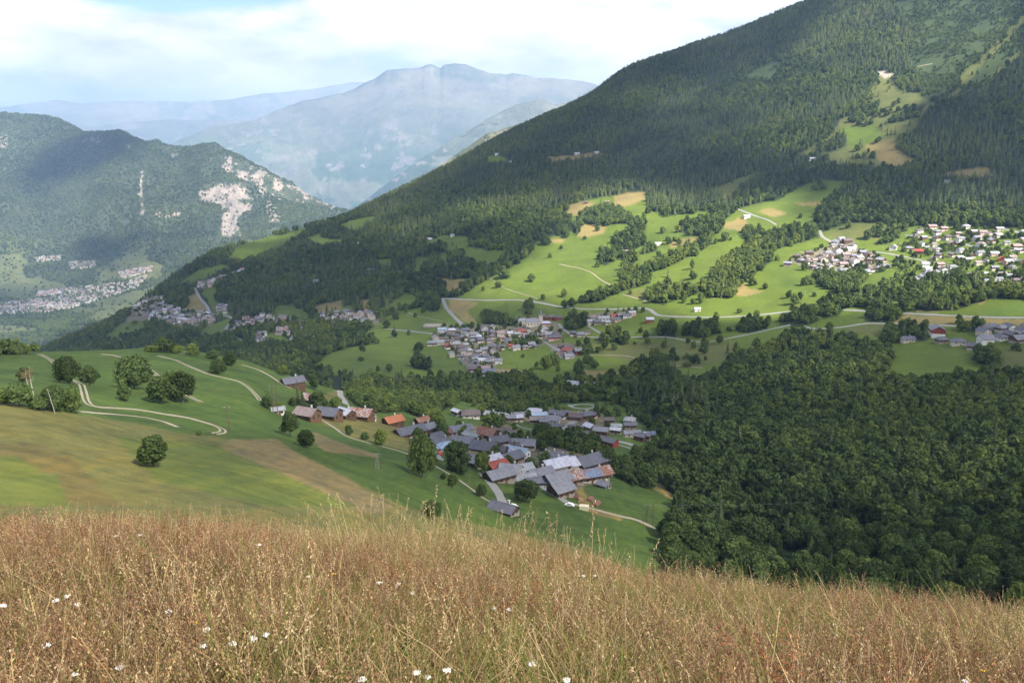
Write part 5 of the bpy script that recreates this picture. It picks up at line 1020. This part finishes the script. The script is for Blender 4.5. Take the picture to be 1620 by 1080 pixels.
# ------------------------------------------------------------------ poles, wires, vehicles
M_pole = simple('weathered_pole', (.11, .085, .06)); M_paler = simple('pale_pole', (.30, .28, .25)); M_wire = simple('wire', (.16, .16, .17), var=.05); M_porc = simple('insulator', (.6, .6, .58))
def pole(px, py, hpx, lean=0.0, m=M_pole, lab='', arm=True, where='A', r=.16, nm='utility_pole', twin=0, stay=False):
    p = pick(px, py, where)[0]; h_ = hpx * p.length / F; root = empty(nm, p); b = MB()
    for s in ((-twin / 2, twin / 2) if twin else (0,)): b.tube((s, 0, -.8), (s + lean * h_, 0, h_), r, r * .7, 8)
    b.build('pole', m, root)
    if stay: b = MB(); b.tube((-twin / 2 - h_ * .22, -.5, -.8), (-twin / 2, 0, h_ * .9), r * .7, r * .6, 7); b.build('stay', m, root)
    if arm:
        b = MB(); aw = max(1.0, twin * .9); b.box((lean * h_, 0, h_ - .35), (aw, .08, .09)); a = b.build('crossarm', m, root)
        for s in (-aw + .1, 0, aw - .1): b = MB(); b.tube((s + lean * h_, 0, h_ - .28), (s + lean * h_, 0, h_ + .12), .07, .05, 6); b.build('insulator', M_porc, a)
    tag(root, lab, 'pole'); return Vector((p.x + lean * h_, p.y, p.z + h_))
pole(363, 680, 36, -.04, lab='dark wooden pole with crossarm standing below the lower track', r=.26); pole(436, 657, 46, twin=2.0, lab='twin wooden pole with crossarm left of the near hamlet', r=.2)
pole(289, 576, 17, twin=1.6, lab='twin thin poles on the crest of the meadow hill', r=.12); pole(88, 654, 36, -.20, M_paler, 'leaning pale pole in front of the dark trees', False, r=.09)
e1_ = pole(1028, 828, 30, twin=2.6, stay=True, lab='twin dark pole with a stay in the meadow below the hamlet', r=.22); pole(833, 744, 20, 0, M_paler, 'slender grey street pole beside the pale roofs', False, r=.07); pole(995, 531, 8, 0, M_paler, 'small pale pole by the valley road', False, 'B', .25); pole(1274, 468, 8, 0, M_paler, 'small pale pole in the sunlit meadow', True, 'B', .25)
p = pick(597, 742, 'A')[0]; h_ = 26 * p.length / F; root = empty('lattice_mast', p); b = MB()
for sx in (-1, 1):
    for sy in (-1, 1): b.tube((sx * .7, sy * .7, -.5), (sx * .2, sy * .2, h_), .05, .04, 4)
b.build('legs', M_paler, root); b = MB()
for k in range(5):
    z0, z1 = h_ * k / 5, h_ * (k + 1) / 5; w0, w1 = .7 - .1 * k, .6 - .1 * k
    b.tube((-w0, -w0, z0), (w1, -w1, z1), .03, .03, 4); b.tube((w0, -w0, z0), (-w1, -w1, z1), .03, .03, 4); b.tube((-w0, w0, z0), (w1, w1, z1), .03, .03, 4)
b.build('bracing', M_paler, root); b = MB(); b.box((0, 0, h_ - .2), (1.3, .06, .06)); b.build('crossarm', M_paler, root); tag(root, 'thin grey lattice mast on the slope above the grass', 'mast')
far_ = pick(1900, 700, 'B')[0] + Vector((0, 0, 10)); 
for k in range(3):
    a = e1_ + Vector((k * .9 - .9, 0, .2)); z_ = far_ + Vector((k * 1.2, 0, k * .3)); b = MB(); prev = a
    for i in range(1, 41):
        q = i / 40; c = a.lerp(z_, q); c.z += -4 * 14 * q * (1 - q) + 0; b.tube(prev, c, .016, .016, 4); prev = c
    tag(b.build('power_line', M_wire), f"{('lower', 'middle', 'upper')[k]} sagging electric wire crossing in front of the dark wood", 'cable', 'electric wires over the wood')
def car(px, py, col, yaw, lab, where='A', sc=1.0):
    p = pick(px, py, where)[0]; root = empty('parked_car', p + Vector((0, 0, .1)), math.radians(yaw)); root.scale = (sc,) * 3
    prof = [(-2.1, .45), (-2.1, .85), (-1.9, 1.0), (-1.2, 1.05), (-.7, 1.5), (.9, 1.5), (1.6, 1.02), (2.1, .9), (2.15, .45)]; n_ = len(prof); b = MB()
    V = [(x, -.85, z) for x, z in prof] + [(x, .85, z) for x, z in prof]; b.add(V, [tuple(range(n_))[::-1], tuple(range(n_, 2 * n_))] + [(k, (k + 1) % n_, n_ + (k + 1) % n_, n_ + k) for k in range(n_)])
    b.build('body', simple('paint', col, rough=.3, var=.05, spec=.5), root); b = MB(); b.box((.1, 0, 1.25), (.85, .87, .16)); b.build('side_window', M_glass, root)
    for sx in (-1.35, 1.35):
        for sy in (-.8, .8): b = MB(); b.tube((sx, sy - .1, .33), (sx, sy + .1, .33), .33, .33, 12); b.build('wheel', M_glass, root)
    tag(root, lab, 'car')
car(696, 719, (.5, .05, .03), 110, 'red car parked beside the village street under the tree'); car(693, 711, (.6, .6, .6), 110, 'light grey car parked behind the red car'); car(752, 738, (.75, .75, .75), 20, 'white van parked behind the round dense tree', sc=1.3)
car(799, 757, (.7, .7, .72), 10, 'white car parked below the grey roofed barn'); car(748, 733, (.12, .13, .15), 100, 'dark car beside the tree in mid hamlet'); car(811, 803, (.7, .7, .68), -30, 'white car beside the lone shed on the lower lane'); car(799, 802, (.3, .07, .05), 10, 'dark red car beside the lone slate shed')
car(901, 801, (.7, .7, .68), -20, 'white car on the gravel lane near the cement block'); car(855, 664, (.8, .8, .8), 0, 'white car parked in the second hamlet')
def logpile(px, py, n_, yaw, m, lab, r=.22, L=2.4):
    p = pick(px, py, 'A')[0]; root = empty('log_pile', p, math.radians(yaw)); rows = int(math.sqrt(n_)); k = 0
    for i in range(rows):
        for j in range(rows + 3 - i): b = MB(); x = (j + .5 * i) * r * 2.05; b.tube((x, -L / 2, r + i * r * 1.75), (x, L / 2, r + i * r * 1.75), r, r * .93, 8); b.build('log', m, root)
    tag(root, lab, 'log pile')
M_log = simple('cut_logs', (.38, .24, .13)); M_logd = simple('weathered_logs', (.22, .11, .08)); M_slab = simple('pale_blocks', (.62, .55, .38), var=.1)
logpile(907, 786, 9, 20, M_logd, 'dark log pile at the top of the storage yard'); logpile(914, 792, 12, 15, M_log, 'fresh tan log pile in the middle of the storage yard'); logpile(930, 790, 9, -20, M_logd, 'reddish log pile on the right of the storage yard', L=4); logpile(940, 797, 9, -25, M_logd, 'long low log pile at the yard end', L=5)
p = pick(924, 806, 'A')[0]; root = empty('storage_tank', p, -.2); b = MB(); b.box((0, 0, .9), (1.9, 1.3, .9)); b.box((0, 0, 1.85), (2.0, 1.4, .08)); b.build('body', M_slab, root); b = MB(); b.box((0, 0, 2.0), (.5, .5, .1)); b.build('lid', M_slab, root); tag(root, 'pale yellow block shaped tank beside the gravel lane', 'tank')
p = pick(912, 778, 'A')[0]

# ------------------------------------------------------------------ the meadow at the camera: grasses and flowers
def grass_mat():
    m, n = mat('dry_grass'); at = n.new('ShaderNodeAttribute', attribute_name='tint'); oi = n.new('ShaderNodeObjectInfo')
    c = n.mix(oi.outputs['Random'], (.72, .66, .62, 1), (1.30, 1.25, 1.12, 1)); c = n.mix(1.0, at.outputs['Color'], c, 'MULTIPLY')
    d = n.new('ShaderNodeBsdfDiffuse', {'Color': c}); tr = n.new('ShaderNodeBsdfTranslucent', {'Color': c}); n.put(n.out.inputs[0], n.new('ShaderNodeMixShader', {0: .35, 1: d.outputs[0], 2: tr.outputs[0]}).outputs[0]); return m
M_grass = grass_mat()
GREENC = [(.10, .15, .035), (.13, .17, .045), (.18, .19, .06)]; STRAW = [(.40, .29, .15), (.32, .22, .11), (.47, .37, .22)]; PURP = [(.262, .148, .10), (.32, .186, .115), (.195, .108, .076), (.36, .25, .165)]; RUST = [(.28, .11, .06), (.34, .17, .09)]; PALE = [(.50, .41, .27), (.43, .35, .21)]
class Tuft:
    def __init__(s, seed): s.r = np.random.default_rng(seed); s.V = []; s.F = []; s.C = []
    def quad(s, a, b, c, d, col):
        i = len(s.V); s.V += [a, b, c, d]; s.F.append((i, i + 1, i + 2, i + 3)); s.C += [col] * 4
    def blade(s, base, h, lean, width, c0, c1, n_=4, droop=1.0):
        r = s.r; az = r.uniform(0, 6.28); dx = np.array([math.cos(az), math.sin(az), 0]); fz = r.uniform(0, 3.14); side = np.array([math.cos(fz), math.sin(fz), 0]); P = []
        for k in range(n_ + 1):
            q = k / n_; P.append(np.array(base) + dx * lean * h * q ** 2 + np.array([0, 0, h * (q - .25 * droop * lean * q ** 3)]))
        for k in range(n_):
            w0, w1 = width * (1 - .75 * k / n_), width * (1 - .75 * (k + 1) / n_); q = k / n_; col = tuple(c0[j] * (1 - q) + c1[j] * q for j in range(3))
            s.quad(P[k] - side * w0, P[k] + side * w0, P[k + 1] + side * w1, P[k + 1] - side * w1, col)
        return P, dx
    def chip(s, p, sz, col, dirv=None):
        r = s.r; d = r.normal(size=3) if dirv is None else np.array(dirv) + r.normal(size=3) * .35; d /= np.linalg.norm(d); u = np.cross(d, r.normal(size=3)); u /= np.linalg.norm(u)
        s.quad(p - d * sz, p - u * sz * .4, p + d * sz, p + u * sz * .4, col)
    def pick(s, L): c = L[s.r.integers(len(L))]; f = s.r.uniform(.8, 1.2); return tuple(x * f for x in c)
    def stalk(s, base, h, head, pal, lean=.3):
        wd_ = .0021 if h < .62 else .0027; big = .8 if h < .62 else 1.35
        st = s.pick(STRAW if head != 'fluff' else PURP + STRAW); g = s.pick(GREENC); P, dx = s.blade(base, h, lean * s.r.uniform(.2, 1.3), wd_, tuple(.5 * g[j] + .5 * st[j] for j in range(3)), st, 5); r = s.r
        if head == 'fluff':
            L = r.uniform(.14, .26)
            for k in range(34):
                q = r.random(); t_ = 1 - q * L / h * .9; i = min(4, int(t_ * 5)); f = t_ * 5 - i; c = P[i] * (1 - f) + P[i + 1] * f if i < 5 else P[5]
                s.chip(c + r.normal(size=3) * [.028, .028, .018] * (.25 + q), r.uniform(.0035, .0065), s.pick(pal), (0, 0, 1))
        elif head == 'spike':
            L = r.uniform(.05, .10); d = P[5] - P[4]; d /= np.linalg.norm(d)
            for k in range(16): s.chip(P[5] - d * L * k / 16 + r.normal(size=3) * .0018, .006, s.pick(pal), d)
        elif head == 'oat':
            L = r.uniform(.16, .30); d = P[5] - P[4]; d /= np.linalg.norm(d)
            for k in range(18): s.chip(P[5] - d * L * k / 18 + dx * r.uniform(0, .014) + r.normal(size=3) * .005, 0.0072 * big, s.pick(pal), d * .8 + dx * .4)
        elif head == 'dock':
            L = r.uniform(.12, .2); d = P[5] - P[4]; d /= np.linalg.norm(d)
            for k in range(46): s.chip(P[5] - d * L * k / 46 + r.normal(size=3) * .011, .0085, s.pick(pal))
    def mesh(s, nm_): me = mesh_np(nm_, np.array(s.V), np.array(s.F), M_grass); set_col(me, np.array(s.C)); return me
def tuft(seed, comp, blades, rad=.10, bh=(.15, .38)):
    t_ = Tuft(seed); r = t_.r
    for _ in range(blades): a, q = r.uniform(0, 6.28), rad * r.random() ** .5; c = t_.pick(GREENC if r.random() < .6 else STRAW); t_.blade((q * math.cos(a), q * math.sin(a), -.03), r.uniform(*bh), r.uniform(.2, 1.0), .0032, tuple(x * .8 for x in c), c, 4)
    for head, n_, hr, pal in comp:
        for _ in range(n_): a, q = r.uniform(0, 6.28), rad * r.random() ** .5; t_.stalk((q * math.cos(a), q * math.sin(a), -.03), r.uniform(*hr), head, pal)
    return t_.mesh('tuft')
TUF = [tuft(1, [('fluff', 10, (.32, .58), PURP)], 26), tuft(2, [('fluff', 8, (.38, .62), PURP), ('spike', 2, (.35, .6), STRAW)], 12), tuft(3, [('fluff', 7, (.3, .5), PURP + STRAW), ('spike', 4, (.3, .6), PALE)], 28), tuft(4, [('oat', 4, (.45, .68), PALE + STRAW), ('fluff', 5, (.3, .5), PURP)], 14),
       tuft(5, [('spike', 8, (.3, .6), STRAW)], 16), tuft(6, [('fluff', 11, (.3, .5), STRAW + PURP)], 8), tuft(7, [('fluff', 6, (.3, .55), PURP), ('dock', 1, (.4, .6), RUST)], 16), tuft(8, [], 38, .12, (.2, .48))]
TALL = [tuft(21, [('oat', 5, (.8, 1.3), PALE)], 6), tuft(22, [('oat', 3, (.75, 1.1), PALE + STRAW), ('spike', 2, (.6, .9), STRAW)], 8), tuft(23, [('oat', 4, (.7, 1.0), STRAW), ('fluff', 2, (.6, .8), PURP)], 6), tuft(24, [('dock', 2, (.5, .8), RUST)], 5)]
# polar spread, denser towards the brow; thins with distance past it
nG = 17000; rg = rng.uniform(0, 1, nG) ** .62 * 14.2 + 1.05; ag = rng.uniform(-.86, .86, nG); gx_, gy_ = rg * np.sin(ag), rg * np.cos(ag)
gz_ = near_h(gx_, gy_); pat = fbm(gx_ * .55 + 3, gy_ * .55, 4); idx = np.where(pat > .56, rng.choice([0, 1, 5, 6, 7, 3], nG), np.where(pat < .44, rng.choice([2, 3, 4, 7, 7, 7], nG), rng.choice([0, 1, 2, 3, 4, 5, 7], nG)))
edge_ = smooth(13.0, 15.5, rg); sc_ = rng.uniform(.65, 1.25, nG) * (.75 + .55 * fbm(gx_ * .9, gy_ * .9 + 7, 3)) * (1 - .35 * edge_); lean = rng.normal(0, .10, (nG, 2)) + [.05, .10]
scatter('meadow_grass', np.stack([gx_, gy_, gz_], -1), np.stack([sc_ * 1.1, sc_ * 1.1, sc_], -1), np.stack([lean[:, 0], lean[:, 1], rng.uniform(0, 6.28, nG)], -1), idx, TUF, 'stuff', 'tall dry brown and straw coloured meadow grass')
nT = 560; rg = rng.uniform(3.5, 14.5, nT); pxt = np.where(rng.random(nT) < .55, rng.normal(780, 210, nT), rng.uniform(-100, 1750, nT)); ag = np.arctan((pxt - 810) / F * 1.08)
gx_, gy_ = rg * np.sin(ag), rg * np.cos(ag); rg_ok = (rng.random(nT) < np.where(rg < 7, .35, 1.0)); gx_, gy_, pxt = gx_[rg_ok], gy_[rg_ok], pxt[rg_ok]; nT = len(gx_)
sc_ = rng.uniform(.55, 1.0, nT) * np.where(np.abs(pxt - 760) < 260, 1.08, .8)
scatter('tall_grass', np.stack([gx_, gy_, near_h(gx_, gy_)], -1), np.stack([sc_, sc_, sc_], -1), np.stack([rng.normal(.04, .1, nT), rng.normal(.06, .1, nT), rng.uniform(0, 6.28, nT)], -1), rng.choice([0, 1, 2, 3], nT, p=[.35, .3, .22, .13]), TALL, 'stuff', 'tall pale oat grass stalks rising above the meadow')
# yarrow and yellow flowers, one by one
M_petal = simple('white_petals', (.62, .60, .56), var=.15); M_yel = simple('yellow_petals', (.75, .45, .02), var=.05); M_stem = simple('flower_stem', (.12, .14, .05))
def ground_hit(px, py):
    x, y, z = ray(px, py); h = math.hypot(x, y)
    for s in np.arange(1.2, 16, .05):
        if z * s / h < float(near_h(x * s / h, y * s / h)) + .42: return Vector((x * s / h, y * s / h, float(near_h(x * s / h, y * s / h)))), z * s / h
    return None
def yarrow(px, py, size, lab, yel=False):
    g = ground_hit(px, py)
    if not g: return
    p, zt = g; hh = zt - p.z; root = empty('yellow_flower' if yel else 'yarrow', p, random.uniform(0, 6.28)); d = math.hypot(p.x, p.y, zt); R_ = min(.016, size * d / F * .5)
    b = MB(); b.tube((.03, 0, 0), (.01, 0, hh * .6), .0022, .002, 5); b.tube((.01, 0, hh * .6), (0, 0, hh - .02), .002, .0015, 5)
    for k in range(7): a = k * .9; b.tube((0, 0, hh - .03), (R_ * .7 * math.cos(a), R_ * .7 * math.sin(a), hh), .001, .001, 4)
    b.build('stem', M_stem, root); b = MB(); n_ = 11 if yel else 26
    for k in range(n_):
        q = math.sqrt((k + .5) / n_) * R_; a = k * 2.4; c = Vector((q * math.cos(a), q * math.sin(a), hh + random.uniform(-.003, .003) - q * q * 3)); r_ = R_ * (.22 if not yel else .35)
        ring = [c + Vector((math.cos(t_ * 1.047) * r_, math.sin(t_ * 1.047) * r_, -.002)) for t_ in range(6)]; b.add(ring + [c + Vector((0, 0, .004))], [(t_, (t_ + 1) % 6, 6) for t_ in range(6)])
    b.build('flower_head', M_yel if yel else M_petal, root); tag(root, None, 'flower', 'yellow flowers' if yel else 'white yarrow flowers'); return root
yl = []
for px, py, s in [(88,949,14),(106,942,13),(122,955,9),(5,957,12),(267,966,14),(326,995,10),(368,1017,15),(401,1009,13),(421,1003,9),(321,1021,9),(73,1020,10),(190,1054,15),(118,1066,8),(410,861,9),(184,847,10),(221,845,7),(490,911,10),(600,921,9),(630,923,8),(652,937,10),(659,1063,13),(573,1073,14),(707,1059,13),(677,1070,8),(804,963,11),(841,1049,18),(781,961,8),(923,910,8),(941,910,7),(984,853,13),(992,878,16),(1003,884,10),(1014,896,10),(1031,891,10),(1047,877,11),(1067,883,13),(1080,888,12),(1060,895,8),(1077,893,9),(868,872,9),(1332,922,12),(1276,938,10),(1293,941,9),(1396,949,8),(1527,1077,12),(1330,1078,8),(896,1075,12),(1110,905,8),(758,867,9),(766,870,8)]:
    o = yarrow(px, py, s, '')
    if o: yl.append((o, 'flat white yarrow head', px, py))
ordinal_labels(yl, 'the foreground meadow', 7)
for px, py, lab in ((308, 984, 'yellow flower low in the grass at lower left'), (1554, 1059, 'tiny yellow flower low in the grass at lower right'), (528, 907, 'tiny yellow flower in the grass left of centre')):
    o = yarrow(px, py, 6, '', True)
    if o: o['label'] = lab

# ------------------------------------------------------------------ clouds above the haze: unseen banks, thickness and gaps shaped to shade chosen slopes
SH = np.full(gxx.shape, .74)  # shade wanted on each part of the view, low values left sunlit
def lit(v, pts=None, ell=None):
    if pts: m = inpoly(gxx, gyy, pts)
    else: cx_, cy_, a_, b_ = ell; m = ((gxx - cx_) / a_) ** 2 + ((gyy - cy_) / b_) ** 2 < 1
    SH[m] = v
def boxblur(A, r):
    for ax in (0, 1):
        P_ = np.concatenate([np.repeat(A.take([0], ax), r + 1, ax), A, np.repeat(A.take([-1], ax), r, ax)], ax)
        c = np.cumsum(P_, ax); A = (c.take(range(2 * r + 1, c.shape[ax]), ax) - c.take(range(0, c.shape[ax] - 2 * r - 1), ax)) / (2 * r + 1)
    return A
lit(.05, [(-300,150),(600,150),(600,480),(-300,480)])
lit(.99, [(20,300),(55,245),(140,212),(200,200),(250,212),(165,262),(75,300)]); lit(.97, [(115,385),(180,372),(320,360),(330,395),(240,425),(115,425)]); lit(.95,[(-300,466),(60,458),(110,440),(250,415),(400,400),(400,640),(-300,640)]); lit(.1,[(60,455),(190,450),(190,472),(60,472)])
lit(.93, [(60,470),(300,430),(480,340),(700,230),(1300,0),(1620,-100),(1800,600),(1400,620),(60,620)])
lit(.0, [(722,470),(750,440),(838,400),(880,340),(905,300),(1040,295),(1130,320),(1250,300),(1330,300),(1370,360),(1450,340),(1620,350),(1800,350),(1800,480),(1500,495),(1290,520),(1190,560),(1150,590),(1080,560),(1060,500),(1000,480),(830,478)])
lit(.0, ell=(770,335,85,26)); lit(.05, [(540,345),(620,300),(720,245),(740,262),(640,320),(560,362)]); lit(.25, ell=(620,372,45,22)); lit(.2, [(360,410),(400,365),(500,350),(500,380),(400,412)])
lit(.1, ell=(1180,590,110,40)); lit(.08, [(1240,80),(1330,-10),(1620,-100),(1800,-100),(1700,80),(1520,160),(1460,230),(1400,270),(1300,250),(1290,170),(1180,200),(1130,160)])
lit(.05, ell=(1560,325,120,26)); lit(.55, [(900,500),(1200,560),(1100,600),(920,560)])
lit(.98, [(1050,600),(1330,590),(1800,600),(1800,1100),(1040,1100)]); lit(.8, ell=(1350,740,230,45))
lit(.3, [(1090,180),(1180,110),(1270,98),(1300,150),(1180,165)]); lit(.2, ell=(1215,215,60,28)); lit(.3, ell=(1020,150,60,16)); lit(.25, [(640,480),(900,470),(900,520),(640,530)]) if 0 else None; lit(.62, [(-300,560),(430,570),(600,640),(760,740),(1050,760),(1050,1100),(-300,1100)]); lit(.62, [(600,640),(1000,640),(1040,760),(800,760)])
lit(.36, [(-300,630),(150,655),(500,730),(800,900),(-300,1100)]); lit(.68,[(480,530),(640,480),(720,480),(860,600),(640,600)])
SH = boxblur(boxblur(SH, 5), 5)
def shade_at(p):
    px, py = project(np.array(p)[None]); px, py = px[0], py[0]
    if not (X0 < px < X1 - 2 and Y0 < py < Y1 - 2): return .35 if py > 1000 else .6
    return float(SH[int((py - Y0) / ST), int((px - X0) / ST)])
CZ = 2700.0
def shade_bank(xr, yr, step, skip=None):
    kx, ky = int((xr[1] - xr[0]) / step), int((yr[1] - yr[0]) / step)
    D = np.zeros((ky + 1, kx + 1)); dn = -SUND
    for i in range(ky + 1):
        for j in range(kx + 1):
            x, y = xr[0] + j * step, yr[0] + i * step; o = Vector((x, y, CZ)); best = None
            for b in (BA, BB, BC):
                h = b.ray_cast(o, dn, 20000)
                if h[0] is not None and (best is None or h[3] < best[1]): best = (h[0], h[3])
            if best is None: D[i, j] = .35; continue
            p = best[0]
            D[i, j] = .42 if math.hypot(p.x, p.y) < 60 else shade_at(p)  # wanted ground shade, carried back along the sun ray, sets cloud density
    D = boxblur(D, 1)
    xs, ys = np.meshgrid(xr[0] + np.arange(kx + 1) * step, yr[0] + np.arange(ky + 1) * step)
    D = D + (fbm(xs / 160, ys / 160, 4) - .5) * .34 * (D > .03); edge = np.minimum.reduce([xs - xr[0], xr[1] - xs, ys - yr[0], yr[1] - ys]) / (step * 9)
    D = np.clip(D, 0, 1) * np.clip(edge, 0, 1)
    puff = fbm(xs / 500, ys / 500, 5)
    top = CZ + 20 + 420 * D * puff; bot = CZ - 20 - 60 * D * fbm(xs / 220 + 9, ys / 220, 3)
    V = np.concatenate([np.stack([xs, ys, bot], -1).reshape(-1, 3), np.stack([xs, ys, top], -1).reshape(-1, 3)])
    Fg = grid_faces(ky + 1, kx + 1); N = (kx + 1) * (ky + 1); keep = (D.reshape(-1)[Fg].max(1) > .02)
    Fg = Fg[keep]; Fc = np.concatenate([Fg[:, ::-1], Fg + N])
    me = mesh_np('shade_clouds', V, Fc, M_cloud, True)
    a = 1 - np.sqrt(1 - np.clip(D, 0, .985)); a = np.concatenate([a.ravel(), a.ravel()]); set_col(me, np.repeat(a[:, None], 3, 1), 'dens')
    o = obj('shade_clouds', me); tag(o, kind='structure')
m = bpy.data.materials.new('shade_cloud'); m.use_nodes = True; n = NT(m.node_tree); n.n.clear()  # unseen banks let sun through according to the wanted shade
at = n.new('ShaderNodeAttribute', attribute_name='dens')
d1 = n.new('ShaderNodeBsdfDiffuse', {'Color': (.9, .9, .92, 1)}); d2 = n.new('ShaderNodeBsdfTranslucent', {'Color': (.38, .39, .42, 1)})
mm = n.new('ShaderNodeMixShader', {0: .55, 1: d1.outputs[0], 2: d2.outputs[0]}); tr = n.new('ShaderNodeBsdfTransparent')
n.new('ShaderNodeOutputMaterial', {0: n.new('ShaderNodeMixShader', {0: at.outputs['Fac'], 1: tr.outputs[0], 2: mm.outputs[0]}).outputs[0]}); M_cloud = m
off = SUND * (CZ / SUND.z)
shade_bank((-1500 + off.x, 3300 + off.x), (-500 + off.y, 4100 + off.y), 24)
shade_bank((-7500 + off.x, -1500 + off.x), (2000 + off.y, 9500 + off.y), 95)
# ------------------------------------------------------------------ air
m = bpy.data.materials.new('haze_air'); m.use_nodes = True; n = NT(m.node_tree); n.n.clear()
ZTOP = max((o.matrix_world @ Vector(c)).z for o in SC.objects if o.type == 'MESH' and o.name.startswith(('mountain', 'ridge', 'valley')) for c in o.bound_box) + 60; print('ZTOP', ZTOP)
pv = n.new('ShaderNodeVolumePrincipled', {'Color': (.40, .63, 1.0, 1), 'Density': HAZE, 'Anisotropy': 0.0})
o_ = n.new('ShaderNodeOutputMaterial', {'Volume': pv.outputs[0]})
b = MB(); b.box((0, 14000, 350), (31000, 18000, 1900)); b.v = [(x, y, (-1502 if z < 0 else ZTOP)) for x, y, z in b.v]
hz = b.build('haze', m); tag(hz, kind='stuff')
